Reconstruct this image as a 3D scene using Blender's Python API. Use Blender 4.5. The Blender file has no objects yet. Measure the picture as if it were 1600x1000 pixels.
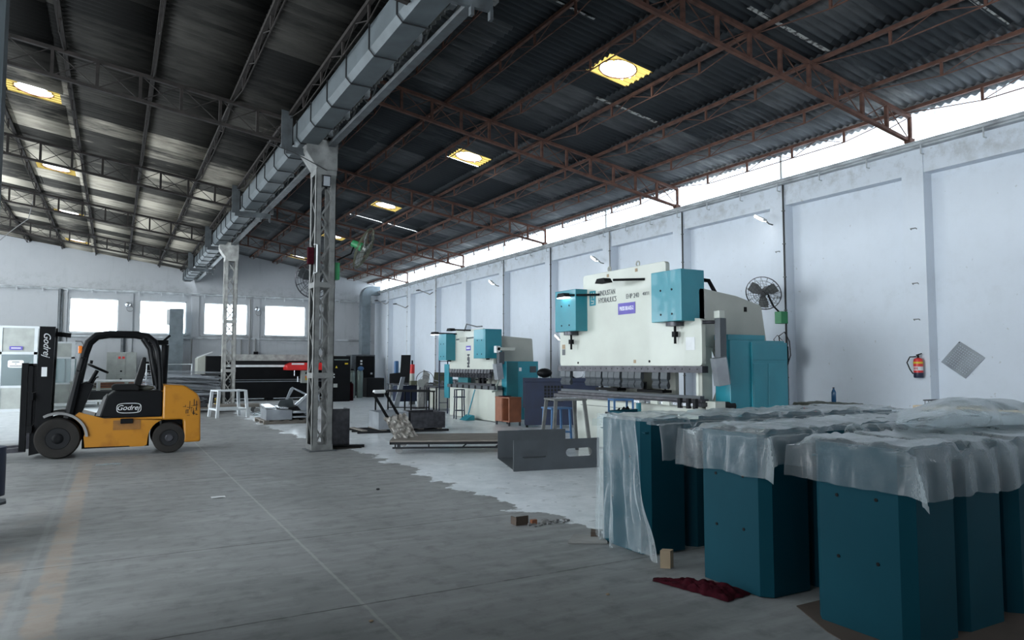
import bpy, math, random
from math import sin, cos, pi, radians as R
from mathutils import Vector, Matrix
random.seed(7)
S = bpy.context.scene
COL = S.collection
# ---------------------------------------------------------------- camera
cd = bpy.data.cameras.new('camera'); cam = bpy.data.objects.new('camera', cd); COL.objects.link(cam)
cam.location = (0, 0, 1.6); cam.rotation_euler = (R(93.599), 0, R(-29.155))
cd.sensor_width = 36; cd.lens = 36 * 1113 / 1600; cd.clip_start = .05; cd.clip_end = 300
S.camera = cam
# ---------------------------------------------------------------- world, exposure
wd = bpy.data.worlds.new('overcast'); S.world = wd; wd.use_nodes = True
bg = wd.node_tree.nodes['Background']; bg.inputs[0].default_value = (.865, .945, 1, 1); bg.inputs[1].default_value = 11.5
S.view_settings.view_transform = 'Standard'; S.view_settings.look = 'None'
S.view_settings.exposure = 0.0; S.view_settings.gamma = 1; S.view_settings.use_curve_mapping = False
S.cycles.max_bounces = 8; S.cycles.diffuse_bounces = 5; S.cycles.transparent_max_bounces = 16
S.cycles.sample_clamp_indirect = 8

def portal(loc, sx, sy, rot):
    l = bpy.data.lights.new('portal', 'AREA'); l.shape = 'RECTANGLE'; l.size = sx; l.size_y = sy
    l.cycles.is_portal = True
    o = bpy.data.objects.new('portal', l); COL.objects.link(o); o.location = loc; o.rotation_euler = rot
    return o
# openings: clerestory over the right wall, far windows, shutters of the left wall
WIN = [(-1.9, .12), (1.0, 3.1), (3.9, 6.0), (6.85, 8.98)]
WZ = (3.12, 4.74)
LD = [(-3.7, 10, 5.0), (21, 31, 5.4)]
BW = [(10.4, 12.3, 2.4, 4.4)]      # unseen back-wall window, added to balance the light
LG = (5.9, 7.9)      # high glazing of the left wall
portal((12.95, 17.5, 6.0), 43, .8, (0, R(90), 0)).rotation_euler = (R(90), 0, R(90))
for a, b in WIN: portal(((a+b)/2, 39.25, sum(WZ)/2), b-a, WZ[1]-WZ[0], (R(-90), 0, 0))
portal((-9.75, 17.5, 6.9), 43, 1.9, (R(90), 0, R(-90)))
for a, b, z0, z1 in BW: portal(((a+b)/2, -4.25, (z0+z1)/2), b-a, z1-z0, (R(90), 0, 0))
for a, b, h in LD:
    portal((-9.75, (a+b)/2, h/2), b-a, h, (R(90), 0, R(-90)))

# ---------------------------------------------------------------- materials
def nd(nt, t, **k):
    n = nt.nodes.new(t)
    for a, v in k.items(): setattr(n, a, v)
    return n
def mat(name, col, rough=.6, metal=0, col2=None, scale=3.0, amt=None, bump=0, bscale=40, emit=0, coat=0, spec=.5, stretch=(1, 1, 1), detail=5, lo=.35, hi=.7):
    m = bpy.data.materials.new(name); m.use_nodes = True; nt = m.node_tree
    b = nt.nodes['Principled BSDF']; L = nt.links.new
    c4 = tuple(col) + (1,)
    b.inputs['Base Color'].default_value = c4
    b.inputs['Roughness'].default_value = rough; b.inputs['Metallic'].default_value = metal
    b.inputs['Specular IOR Level'].default_value = spec
    if coat: b.inputs['Coat Weight'].default_value = coat
    if emit:
        b.inputs['Emission Color'].default_value = c4; b.inputs['Emission Strength'].default_value = emit
    if col2 is None and not emit: col2 = tuple(x * .8 for x in col)
    if not emit:
        tc = nd(nt, 'ShaderNodeTexCoord'); mp = nd(nt, 'ShaderNodeMapping'); mp.inputs['Scale'].default_value = stretch
        nz = nd(nt, 'ShaderNodeTexNoise'); nz.inputs['Scale'].default_value = scale; nz.inputs['Detail'].default_value = detail
        rp = nd(nt, 'ShaderNodeValToRGB'); rp.color_ramp.elements[0].position = lo; rp.color_ramp.elements[1].position = hi
        rp.color_ramp.elements[0].color = tuple(col2) + (1,); rp.color_ramp.elements[1].color = c4
        L(tc.outputs['Object'], mp.inputs[0]); L(mp.outputs[0], nz.inputs['Vector']); L(nz.outputs['Fac'], rp.inputs[0]); L(rp.outputs[0], b.inputs['Base Color'])
        if bump:
            n2 = nd(nt, 'ShaderNodeTexNoise'); n2.inputs['Scale'].default_value = bscale; L(mp.outputs[0], n2.inputs['Vector'])
            bp = nd(nt, 'ShaderNodeBump'); bp.inputs['Strength'].default_value = bump; bp.inputs['Distance'].default_value = .01
            L(n2.outputs['Fac'], bp.inputs['Height']); L(bp.outputs[0], b.inputs['Normal'])
    return m
M = {}
def mm(k, *a, **kw): M[k] = mat(k, *a, **kw); return M[k]
mm('wall', (.74, .785, .83), .75, col2=(.60, .64, .68), scale=.9, detail=8, lo=.25, hi=.55, bump=.25, bscale=30)
mm('wall_dirty', (.68, .71, .74), .8, col2=(.36, .37, .38), scale=1.1, detail=10, lo=.33, hi=.52, bump=.3)
mm('ledge', (.52, .55, .57), .8, col2=(.25, .26, .27), scale=2.5, detail=10, lo=.3, hi=.6, bump=.4)
mm('rust', (.15, .075, .055), .8, col2=(.085, .047, .038), scale=6, spec=.15)
mm('rust_dark', (.032, .027, .025), .8, col2=(.018, .016, .015), scale=6, spec=.2)
mm('steel_paint', (.135, .14, .138), .6, col2=(.08, .083, .082), scale=7, lo=.3, hi=.6)
mm('steel_light', (.42, .42, .40), .55, col2=(.25, .25, .24), scale=6)
mm('galv', (.085, .102, .112), .5, .2, col2=(.06, .073, .08), scale=4)
mm('duct_metal', (.22, .26, .285), .45, .4, col2=(.16, .19, .21), scale=3)
mm('galv_dark', (.10, .115, .125), .5, .4, col2=(.06, .065, .07), scale=5)
mm('black', (.0045, .005, .006), .5, col2=(.007, .0075, .0085), spec=.12)
mm('black_soft', (.017, .018, .02), .75, spec=.2)
mm('dark_steel', (.085, .085, .095), .4, .5, col2=(.04, .04, .048), scale=9)
mm('sheet_metal', (.40, .43, .46), .35, .7, col2=(.30, .32, .35), scale=3)
mm('bright_metal', (.65, .68, .72), .25, .8)
mm('panel_grey', (.075, .086, .098), .5, .2, col2=(.06, .068, .076), scale=3)
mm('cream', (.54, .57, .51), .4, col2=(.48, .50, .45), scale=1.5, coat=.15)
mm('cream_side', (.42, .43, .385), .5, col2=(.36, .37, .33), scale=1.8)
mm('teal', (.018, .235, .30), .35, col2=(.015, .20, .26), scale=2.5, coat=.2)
mm('teal_shaded', (.003, .050, .072), .6, spec=.12, col2=(.0025, .043, .063), scale=1.6)  # same teal as the press boxes, darkened to paint in the shade
mm('teal_dark', (.010, .14, .16), .45, col2=(.008, .11, .13), scale=3)
mm('navy', (.012, .022, .06), .5, col2=(.010, .016, .04))
mm('blue_paint', (.05, .14, .30), .5)
mm('brown', (.27, .10, .05), .55, col2=(.20, .075, .04), scale=5)
mm('wood', (.22, .20, .175), .85, col2=(.13, .115, .10), scale=4, stretch=(1, 8, 8))
mm('wood_pale', (.62, .50, .36), .75, col2=(.5, .4, .28), stretch=(1, 8, 8))
mm('yellow', (.40, .165, .007), .42, col2=(.28, .105, .005), scale=3.2, lo=.32, hi=.5, coat=.15)
mm('yellow_plain', (.7, .5, .02), .5)
mm('tyre', (.026, .024, .022), .9, col2=(.02, .019, .018), scale=6, spec=.2)
mm('yellow_dirty', (.26, .11, .015), .6, col2=(.16, .07, .015), scale=7)
mm('red', (.55, .02, .02), .4)
mm('red_bright', (.75, .03, .03), .4)
mm('orange', (.8, .2, .01), .4)
mm('white', (.75, .77, .78), .5)
mm('paint_white', (.55, .58, .60), .45, col2=(.48, .51, .53))
mm('panel_box', (.36, .38, .36), .5)
mm('purple', (.13, .10, .45), .5)
mm('violet_white', (.8, .8, .95), .5)
mm('green', (.03, .27, .10), .5, col2=(.02, .2, .07))
mm('olive', (.09, .095, .06), .6)
mm('maroon', (.045, .005, .010), .95, col2=(.022, .002, .005), scale=25, spec=.1)
mm('cardboard', (.40, .30, .20), .85)
mm('cardboard_dark', (.075, .055, .042), .9)
mm('concrete_dust', (.28, .28, .27), .95)
mm('cable', (.03, .03, .032), .6)
mm('rubber_grey', (.22, .22, .22), .7)
mm('bottle_blue', (.03, .12, .26), .15)
mm('cyl_green', (.19, .24, .22), .35, .3)
mm('cloth', (.20, .22, .19), .95, col2=(.12, .13, .11), scale=14)
mm('foil', (.45, .43, .40), .45, .3, col2=(.22, .2, .18), scale=9, bump=.8, bscale=25)
mm('lamp_glow', (1, .98, .93), emit=14)
mm('led_glow', (.9, .95, 1), emit=9)
mm('text_dark', (.03, .035, .05), .6)
mm('text_grey', (.12, .13, .14), .6)
mm('seat', (.008, .008, .009), .7, spec=.2)

def glass(name, tint, gl=.12, tl=.0, rough=.05):
    m = bpy.data.materials.new(name); m.use_nodes = True; nt = m.node_tree; nt.nodes.remove(nt.nodes['Principled BSDF'])
    out = nt.nodes['Material Output']; tr = nd(nt, 'ShaderNodeBsdfTransparent'); tr.inputs[0].default_value = tuple(tint) + (1,)
    g = nd(nt, 'ShaderNodeBsdfGlossy'); g.inputs['Roughness'].default_value = rough
    mx = nd(nt, 'ShaderNodeMixShader'); mx.inputs[0].default_value = gl
    nt.links.new(tr.outputs[0], mx.inputs[1]); nt.links.new(g.outputs[0], mx.inputs[2]); last = mx
    if tl:
        t = nd(nt, 'ShaderNodeBsdfTranslucent'); t.inputs[0].default_value = tuple(tint) + (1,)
        m2 = nd(nt, 'ShaderNodeMixShader'); m2.inputs[0].default_value = tl
        nt.links.new(last.outputs[0], m2.inputs[1]); nt.links.new(t.outputs[0], m2.inputs[2]); last = m2
    nt.links.new(last.outputs[0], out.inputs[0]); M[name] = m; return m
glass('glass', (.93, .96, .98), .06)
glass('cabin_glass', (.62, .72, .72), .18)
glass('clear_sheet', (.92, .96, 1), .04, .35)
glass('fibre_yellow', (.15, .105, .028), .01, .5)
glass('dome', (1, .98, .92), .03, .3)
class G:   # tiny node-graph calculator for scalar masks
    def __init__(s, nt): s.nt = nt
    def v(s, x, i):
        if isinstance(x, (int, float)): i.default_value = x
        else: s.nt.links.new(x, i)
    def m(s, op, a, b=0.0, c=None, clamp=False):
        n = nd(s.nt, 'ShaderNodeMath', operation=op, use_clamp=clamp); s.v(a, n.inputs[0]); s.v(b, n.inputs[1])
        if c is not None: s.v(c, n.inputs[2])
        return n.outputs[0]
    def noise(s, vec, sc, det=4, rough=.5):
        n = nd(s.nt, 'ShaderNodeTexNoise'); n.inputs['Scale'].default_value = sc; n.inputs['Detail'].default_value = det; n.inputs['Roughness'].default_value = rough
        s.nt.links.new(vec, n.inputs['Vector']); return n.outputs['Fac']
    def step(s, x, lo, hi):
        n = nd(s.nt, 'ShaderNodeMapRange'); n.clamp = True; s.v(x, n.inputs['Value']); n.inputs['From Min'].default_value = lo; n.inputs['From Max'].default_value = hi
        return n.outputs[0]
    def mix(s, f, a, b):
        n = nd(s.nt, 'ShaderNodeMix', data_type='RGBA'); s.v(f, n.inputs[0])
        for x, i in ((a, 6), (b, 7)):
            if isinstance(x, tuple): n.inputs[i].default_value = x + (1,)
            else: s.nt.links.new(x, n.inputs[i])
        return n.outputs[2]

def film(name):      # bubble wrap: milky, see-through, small bubbles
    m = bpy.data.materials.new(name); m.use_nodes = True; nt = m.node_tree; b = nt.nodes['Principled BSDF']; L = nt.links.new
    b.inputs['Base Color'].default_value = (.56, .62, .65, 1); b.inputs['Roughness'].default_value = .22
    b.inputs['Specular IOR Level'].default_value = .8; b.inputs['Coat Weight'].default_value = .8; b.inputs['Coat Roughness'].default_value = .12
    tc = nd(nt, 'ShaderNodeTexCoord'); v = nd(nt, 'ShaderNodeTexVoronoi'); v.inputs['Scale'].default_value = 75
    L(tc.outputs['Object'], v.inputs['Vector'])
    n = nd(nt, 'ShaderNodeTexNoise'); n.inputs['Scale'].default_value = 7; n.inputs['Detail'].default_value = 4; L(tc.outputs['Object'], n.inputs['Vector'])
    b1 = nd(nt, 'ShaderNodeBump'); b1.inputs['Strength'].default_value = .8; b1.inputs['Distance'].default_value = .004; b1.invert = True; L(v.outputs['Distance'], b1.inputs['Height'])
    b2 = nd(nt, 'ShaderNodeBump'); b2.inputs['Strength'].default_value = .35; b2.inputs['Distance'].default_value = .02; L(n.outputs['Fac'], b2.inputs['Height']); L(b1.outputs[0], b2.inputs['Normal'])
    L(b2.outputs[0], b.inputs['Normal'])
    mr = nd(nt, 'ShaderNodeMapRange'); mr.inputs['From Min'].default_value = .3; mr.inputs['From Max'].default_value = .7; mr.inputs['To Min'].default_value = -.05; mr.inputs['To Max'].default_value = .05; L(n.outputs['Fac'], mr.inputs['Value'])
    t = nd(nt, 'ShaderNodeBsdfTransparent'); t.inputs[0].default_value = (.9, .95, .96, 1)
    tl = nd(nt, 'ShaderNodeBsdfTranslucent'); tl.inputs[0].default_value = (.6, .66, .68, 1)
    m1 = nd(nt, 'ShaderNodeMixShader'); m1.inputs[0].default_value = .25; L(b.outputs[0], m1.inputs[1]); L(tl.outputs[0], m1.inputs[2])
    lw = nd(nt, 'ShaderNodeLayerWeight'); lw.inputs['Blend'].default_value = .5; gg = G(nt)
    op = gg.m('ADD', gg.m('ADD', .14, mr.outputs[0]), gg.m('MULTIPLY', gg.m('POWER', lw.outputs['Facing'], 2.2), .85), clamp=True)   # thin film: denser when seen edge-on
    m2 = nd(nt, 'ShaderNodeMixShader'); L(op, m2.inputs[0]); L(t.outputs[0], m2.inputs[1]); L(m1.outputs[0], m2.inputs[2])
    L(m2.outputs[0], nt.nodes['Material Output'].inputs[0]); M[name] = m
film('bubble')

def floor_material():
    m = bpy.data.materials.new('floor'); m.use_nodes = True; nt = m.node_tree; b = nt.nodes['Principled BSDF']; g = G(nt)
    tc = nd(nt, 'ShaderNodeTexCoord'); P = tc.outputs['Object']; sp = nd(nt, 'ShaderNodeSeparateXYZ'); nt.links.new(P, sp.inputs[0])
    X, Y = sp.outputs[0], sp.outputs[1]
    n1 = g.noise(P, .7, 6); n2 = g.noise(P, 5, 8, .65); n3 = g.noise(P, 38, 3)
    mp = nd(nt, 'ShaderNodeMapping'); mp.inputs['Scale'].default_value = (.55, 3.2, 1); nt.links.new(P, mp.inputs[0]); ns = g.noise(mp.outputs[0], 2.2, 6, .6)
    c = g.mix(g.step(n1, .35, .65), (.18, .187, .187), (.25, .257, .257))
    c = g.mix(g.m('MULTIPLY', g.step(ns, .45, .72), .75), c, (.31, .32, .32))
    c = g.mix(g.m('MULTIPLY', g.step(n2, .50, .72), .55), c, (.10, .104, .104))
    # long joint, cross joints
    wob = g.m('MULTIPLY', g.m('SUBTRACT', g.noise(P, 9, 3), .5), .02)
    def line(coord, at, w):
        d = g.m('ABSOLUTE', g.m('SUBTRACT', g.m('ADD', coord, wob), at)); return g.m('SUBTRACT', 1, g.step(d, w * .5, w))
    jx = line(X, 1.51, .016)
    c = g.mix(g.m('MULTIPLY', jx, .42), c, (.42, .42, .40))
    patch = g.step(n2, .30, .50)
    for yy in (2.7, 4.74, 6.8, 11.0):
        w = .013
        c = g.mix(g.m('MULTIPLY', line(Y, yy, w), g.m('MULTIPLY', patch, .85)), c, (.055, .055, .053))
    # tan worn line at left with a groove
    bx = g.m('ADD', X, g.m('MULTIPLY', g.m('SUBTRACT', n2, .5), .12))
    band = g.m('MULTIPLY', g.step(bx, -.45, -.42), g.m('SUBTRACT', 1, g.step(bx, -.27, -.24)))
    band = g.m('MULTIPLY', band, g.m('SUBTRACT', 1, g.step(Y, 12, 14.5)))
    c = g.mix(g.m('MULTIPLY', band, g.m('MULTIPLY', g.step(n2, .3, .5), .45)), c, (.40, .30, .22))
    band2 = g.m('MULTIPLY', g.step(bx, -.80, -.76), g.m('SUBTRACT', 1, g.step(bx, -.60, -.56)))
    band2 = g.m('MULTIPLY', band2, g.m('SUBTRACT', 1, g.step(Y, 7, 10)))
    c = g.mix(g.m('MULTIPLY', band2, g.m('MULTIPLY', g.step(n1, .45, .55), .4)), c, (.38, .28, .20))
    c = g.mix(g.m('MULTIPLY', line(X, -.52, .03), .35), c, (.30, .31, .31))
    # white painted work area beside the column row
    e = g.m('MULTIPLY', g.m('SUBTRACT', g.noise(P, 1.1, 7, .6), .5), 1.7)
    ex = g.m('ADD', X, e)
    edge = g.m('ADD', 3.98, g.m('MULTIPLY', g.step(Y, 14.5, 17.0), -.45))
    wm = g.step(g.m('SUBTRACT', ex, edge), 0, .03)
    ey = g.m('ADD', Y, g.m('MULTIPLY', e, .6))
    wm = g.m('MULTIPLY', wm, g.step(ey, 5.45, 5.5))
    n4 = g.noise(P, 2.3, 9, .7)
    wc = g.mix(g.step(n4, .40, .68), (.56, .60, .63), (.78, .81, .84))
    wc = g.mix(g.m('MULTIPLY', g.step(g.noise(P, 3.1, 10, .72), .585, .64), .75), wc, (.33, .35, .36))
    wc = g.mix(g.m('MULTIPLY', g.step(n4, .63, .69), .5), wc, (.30, .31, .31))
    br = nd(nt, 'ShaderNodeTexBrick'); br.inputs['Scale'].default_value = 1; br.offset = 0; br.inputs['Brick Width'].default_value = .6; br.inputs['Row Height'].default_value = .6
    br.inputs['Mortar Size'].default_value = .006; br.inputs['Color1'].default_value = (1, 1, 1, 1); br.inputs['Color2'].default_value = (1, 1, 1, 1); br.inputs['Mortar'].default_value = (0, 0, 0, 1)
    nt.links.new(P, br.inputs['Vector'])
    wc = g.mix(g.m('MULTIPLY', g.m('SUBTRACT', 1, br.outputs['Color']), .18), wc, (.40, .43, .45))
    lit_left = g.m('MULTIPLY', g.step(g.m('ADD', Y, e), 17.5, 18.5), g.m('SUBTRACT', 1, g.step(g.m('ADD', X, e), .1, .5)))  # far-left floor whitened: bright light from the left door painted in
    far = g.m('MAXIMUM', wm, g.m('MULTIPLY', lit_left, .9))
    c = g.mix(far, c, wc)
    # paint drips near column
    nt.links.new(c, b.inputs['Base Color'])
    ro = g.m('ADD', .42, g.m('MULTIPLY', n2, .3)); ro = g.m('SUBTRACT', ro, g.m('MULTIPLY', far, .25)); nt.links.new(ro, b.inputs['Roughness'])
    bp = nd(nt, 'ShaderNodeBump'); bp.inputs['Strength'].default_value = .35; bp.inputs['Distance'].default_value = .004
    h = g.m('ADD', g.m('ADD', n2, g.m('MULTIPLY', n3, .3)), g.m('MULTIPLY', wm, .4)); nt.links.new(h, bp.inputs['Height']); nt.links.new(bp.outputs[0], b.inputs['Normal'])
    return m
def roof_material(name, dark, mid, light, thr, ya, yb):   # dark sheets give way to pale ones along the hall
    m = bpy.data.materials.new(name); m.use_nodes = True; nt = m.node_tree; b = nt.nodes['Principled BSDF']; g = G(nt)
    tc = nd(nt, 'ShaderNodeTexCoord'); P = tc.outputs['Object']
    sp = nd(nt, 'ShaderNodeSeparateXYZ'); nt.links.new(P, sp.inputs[0])
    cx = g.m('FLOOR', g.m('DIVIDE', g.m('SUBTRACT', sp.outputs[0], .45), 1.325)); cy = g.m('FLOOR', g.m('DIVIDE', sp.outputs[1], 1.022))
    cb = nd(nt, 'ShaderNodeCombineXYZ'); nt.links.new(cx, cb.inputs[0]); nt.links.new(cy, cb.inputs[1])
    wn = nd(nt, 'ShaderNodeTexWhiteNoise', noise_dimensions='3D'); nt.links.new(cb.outputs[0], wn.inputs[0])
    mp = nd(nt, 'ShaderNodeMapping'); mp.inputs['Scale'].default_value = (1, 5, 1); nt.links.new(P, mp.inputs[0])
    n1 = g.noise(mp.outputs[0], 1.2, 8, .6); n2 = g.step(g.m('ADD', sp.outputs[1], g.m('MULTIPLY', g.noise(P, .4, 3), 6)), ya, yb)
    v = g.m('ADD', g.m('MULTIPLY', wn.outputs[0], .35), g.m('ADD', g.m('MULTIPLY', n1, .45), g.m('MULTIPLY', n2, .4)))
    v = g.m('ADD', v, g.m('MULTIPLY', g.step(g.m('ADD', sp.outputs[0], g.m('MULTIPLY', n1, 1.5)), 10.6, 13.4), .42))   # eave sheets paler: light from the clerestory put into their colour
    c = g.mix(g.step(v, .40, .72), dark, mid)
    c = g.mix(g.step(v, thr, thr + .22), c, light)
    nt.links.new(c, b.inputs['Base Color']); b.inputs['Roughness'].default_value = .85; b.inputs['Specular IOR Level'].default_value = .08
    return m
def wall_material(name, base, dirt, streak):
    m = bpy.data.materials.new(name); m.use_nodes = True; nt = m.node_tree; b = nt.nodes['Principled BSDF']; g = G(nt)
    tc = nd(nt, 'ShaderNodeTexCoord'); P = tc.outputs['Object']; sp = nd(nt, 'ShaderNodeSeparateXYZ'); nt.links.new(P, sp.inputs[0]); Z = sp.outputs[2]
    n1 = g.noise(P, .6, 7, .6); n2 = g.noise(P, 3.2, 9, .7)
    mp = nd(nt, 'ShaderNodeMapping'); mp.inputs['Scale'].default_value = (3, 3, .35); nt.links.new(P, mp.inputs[0]); n3 = g.noise(mp.outputs[0], 1.6, 7, .65)
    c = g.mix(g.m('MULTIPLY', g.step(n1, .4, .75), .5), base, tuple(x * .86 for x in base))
    # damp stains close to the ledges
    near = g.m('SUBTRACT', 1, g.step(g.m('ABSOLUTE', g.m('SUBTRACT', Z, 5.35)), .05, .55))
    near2 = g.m('MULTIPLY', g.m('SUBTRACT', 1, g.step(g.m('ABSOLUTE', g.m('SUBTRACT', Z, 2.95)), .02, .5)), streak)
    d = g.m('MULTIPLY', g.m('ADD', g.m('ADD', near, near2), .12), g.step(n2, .48, .68))
    c = g.mix(g.m('MULTIPLY', d, .75, clamp=True), c, dirt)
    c = g.mix(g.m('MULTIPLY', g.m('MULTIPLY', g.step(n3, .55, .8), .5), streak), c, dirt)
    c = g.mix(g.m('MULTIPLY', g.step(g.noise(P, 9, 2), .73, .76), .6), c, dirt)
    nt.links.new(c, b.inputs['Base Color']); b.inputs['Roughness'].default_value = .7
    bp = nd(nt, 'ShaderNodeBump'); bp.inputs['Strength'].default_value = .3; bp.inputs['Distance'].default_value = .01; nt.links.new(n2, bp.inputs['Height']); nt.links.new(bp.outputs[0], b.inputs['Normal'])
    return m
M['floor'] = floor_material()
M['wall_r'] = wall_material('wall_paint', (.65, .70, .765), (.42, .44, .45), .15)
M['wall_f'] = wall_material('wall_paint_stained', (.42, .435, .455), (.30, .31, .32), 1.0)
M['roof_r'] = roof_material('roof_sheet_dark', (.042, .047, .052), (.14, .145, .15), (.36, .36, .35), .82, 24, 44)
M['roof_l'] = roof_material('roof_sheet_brown', (.013, .013, .0125), (.065, .062, .056), (.46, .42, .35), .70, 15, 23)

# ---------------------------------------------------------------- mesh builder
class MB:
    def __init__(s): s.v = []; s.f = []
    def add(s, vs, fs, mtx=None):
        o = len(s.v)
        s.v += [tuple(mtx @ Vector(p)) for p in vs] if mtx is not None else [tuple(p) for p in vs]
        s.f += [tuple(i + o for i in f) for f in fs]; return s
    def box(s, x0, x1, y0, y1, z0, z1, mtx=None):
        v = [(x, y, z) for x in (x0, x1) for y in (y0, y1) for z in (z0, z1)]
        return s.add(v, [(0, 1, 3, 2), (4, 6, 7, 5), (0, 4, 5, 1), (2, 3, 7, 6), (0, 2, 6, 4), (1, 5, 7, 3)], mtx)
    def bar(s, a, b, w, h=None, up=(0, 0, 1)):   # square section from a to b
        a = Vector(a); b = Vector(b); h = h or w; d = (b - a); L = d.length; d.normalize(); u = Vector(up)
        if abs(d.dot(u)) > .98: u = Vector((1, 0, 0))
        r = d.cross(u).normalized(); u = r.cross(d)
        m = Matrix((r, u, d)).transposed().to_4x4(); m.translation = a
        return s.box(-w/2, w/2, -h/2, h/2, 0, L, m)
    def prism(s, pts, axis, a0, a1, mtx=None):   # polygon extruded along axis; pts are the other two coords in order
        n = len(pts)
        def P(p, a):
            return {'x': (a, p[0], p[1]), 'y': (p[0], a, p[1]), 'z': (p[0], p[1], a)}[axis]
        v = [P(p, a0) for p in pts] + [P(p, a1) for p in pts]
        f = [tuple(range(n)), tuple(range(2*n-1, n-1, -1))] + [(i, (i+1) % n, n + (i+1) % n, n + i) for i in range(n)]
        return s.add(v, f, mtx)
    def tube(s, pts, r, n=8, closed=False, cap=True):
        pts = [Vector(p) for p in pts]; k = len(pts); rs = r if isinstance(r, (list, tuple)) else [r] * k
        vs = []; prev = None
        for i, p in enumerate(pts):
            if closed: d = (pts[(i+1) % k] - pts[i-1])
            else: d = (pts[min(i+1, k-1)] - pts[max(i-1, 0)])
            d.normalize()
            if prev is None:
                u = Vector((0, 0, 1)) if abs(d.z) < .9 else Vector((1, 0, 0)); u = (u - d * u.dot(d)).normalized()
            else: u = (prev - d * prev.dot(d)).normalized()
            prev = u; w = d.cross(u)
            vs += [p + (u * cos(2*pi*j/n) + w * sin(2*pi*j/n)) * rs[i] for j in range(n)]
        fs = []; 
        for i in range(k if closed else k-1):
            a = i * n; b = ((i+1) % k) * n
            fs += [(a+j, a+(j+1) % n, b+(j+1) % n, b+j) for j in range(n)]
        if cap and not closed: fs += [tuple(range(n-1, -1, -1)), tuple((k-1)*n + j for j in range(n))]
        return s.add(vs, fs)
    def cyl(s, a, b, r, n=16, r2=None): return s.tube([a, b], [r, r2 if r2 is not None else r], n)
    def lathe(s, prof, c, axis='z', n=24):   # prof: (radius, along)
        vs = []
        for r, h in prof:
            for j in range(n):
                a = 2*pi*j/n; p = {'z': (r*cos(a), r*sin(a), h), 'y': (r*sin(a), h, r*cos(a)), 'x': (h, r*cos(a), r*sin(a))}[axis]
                vs.append((c[0]+p[0], c[1]+p[1], c[2]+p[2]))
        fs = [(i*n+j, i*n+(j+1) % n, (i+1)*n+(j+1) % n, (i+1)*n+j) for i in range(len(prof)-1) for j in range(n)]
        fs += [tuple(range(n-1, -1, -1)), tuple((len(prof)-1)*n+j for j in range(n))]
        return s.add(vs, fs)
    def ring(s, c, R_, r, axis='z', n=28, m=6, mtx=None):
        c = Vector(c); pts = []
        for j in range(n):
            a = 2*pi*j/n; q = {'z': (cos(a), sin(a), 0), 'y': (cos(a), 0, sin(a)), 'x': (0, cos(a), sin(a))}[axis]
            q = Vector(q) * R_
            pts.append(c + (mtx @ q if mtx is not None else q))
        return s.tube(pts, r, m, closed=True)
    def grid(s, fn, nu, nv):
        vs = [fn(i/nu, j/nv) for i in range(nu+1) for j in range(nv+1)]
        return s.add(vs, [(i*(nv+1)+j, (i+1)*(nv+1)+j, (i+1)*(nv+1)+j+1, i*(nv+1)+j+1) for i in range(nu) for j in range(nv)])
    def sphere(s, c, r, n=14, m=8, sc=(1, 1, 1)):
        vs = [(c[0], c[1], c[2]+r*sc[2])]
        for i in range(1, m):
            t = pi*i/m
            vs += [(c[0]+r*sc[0]*sin(t)*cos(2*pi*j/n), c[1]+r*sc[1]*sin(t)*sin(2*pi*j/n), c[2]+r*sc[2]*cos(t)) for j in range(n)]
        vs.append((c[0], c[1], c[2]-r*sc[2])); fs = [(0, 1+j, 1+(j+1) % n) for j in range(n)]
        for i in range(m-2): fs += [(1+i*n+j, 1+(i+1)*n+j, 1+(i+1)*n+(j+1) % n, 1+i*n+(j+1) % n) for j in range(n)]
        e = len(vs)-1; b = 1+(m-2)*n; fs += [(e, b+(j+1) % n, b+j) for j in range(n)]
        return s.add(vs, fs)
    def build(s, name, m, parent=None, bevel=0, smooth=False, solid=0, local=False, loc=None):
        off = Vector((0, 0, 0))
        if not local:
            if loc is not None and parent is None: off = Vector(loc)
            elif parent is not None: off = Vector(parent.get('_o', (0, 0, 0)))
        me = bpy.data.meshes.new(name); me.from_pydata([tuple(Vector(p) - off) for p in s.v], [], s.f); me.update()
        import bmesh
        bm = bmesh.new(); bm.from_mesh(me); bmesh.ops.recalc_face_normals(bm, faces=bm.faces); bm.to_mesh(me); bm.free()
        me.materials.append(M[m] if isinstance(m, str) else m)
        if smooth:
            me.polygons.foreach_set('use_smooth', [True]*len(me.polygons))
            try: me.set_sharp_from_angle(angle=R(40))
            except Exception: pass
        o = bpy.data.objects.new(name, me); COL.objects.link(o)
        if parent is not None: o.parent = parent; OFF[o.name] = OFF.get(parent.name, (0, 0, 0))
        elif loc is not None: o.location = off; OFF[o.name] = tuple(off)
        if bevel:
            b = o.modifiers.new('bevel', 'BEVEL'); b.width = bevel; b.segments = 2; b.limit_method = 'ANGLE'; b.angle_limit = R(40)
        if solid:
            b = o.modifiers.new('thickness', 'SOLIDIFY'); b.thickness = solid; b.offset = 0
        return o
OFF = {}
_b = MB.build
def build(s, name, m, parent=None, bevel=0, smooth=False, solid=0, local=False, loc=None):
    if parent is not None and not local:
        o = OFF.get(parent.name, (0, 0, 0)); s.v = [(p[0]-o[0], p[1]-o[1], p[2]-o[2]) for p in s.v]
    return _b(s, name, m, parent, bevel, smooth, solid, local or parent is not None, loc)
MB.build = build
def tag(o, label, cat, group=None, kind=None):
    o['label'] = label; o['category'] = cat
    if group: o['group'] = group
    if kind: o['kind'] = kind
    return o
def thing(name, label, cat, loc=(0, 0, 0), group=None, rz=0):   # Empty; children given in world coordinates unless local
    o = bpy.data.objects.new(name, None); COL.objects.link(o); o.location = loc; o.rotation_euler = (0, 0, rz); o.empty_display_size = .1
    OFF[o.name] = tuple(loc); return tag(o, label, cat, group)
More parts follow.
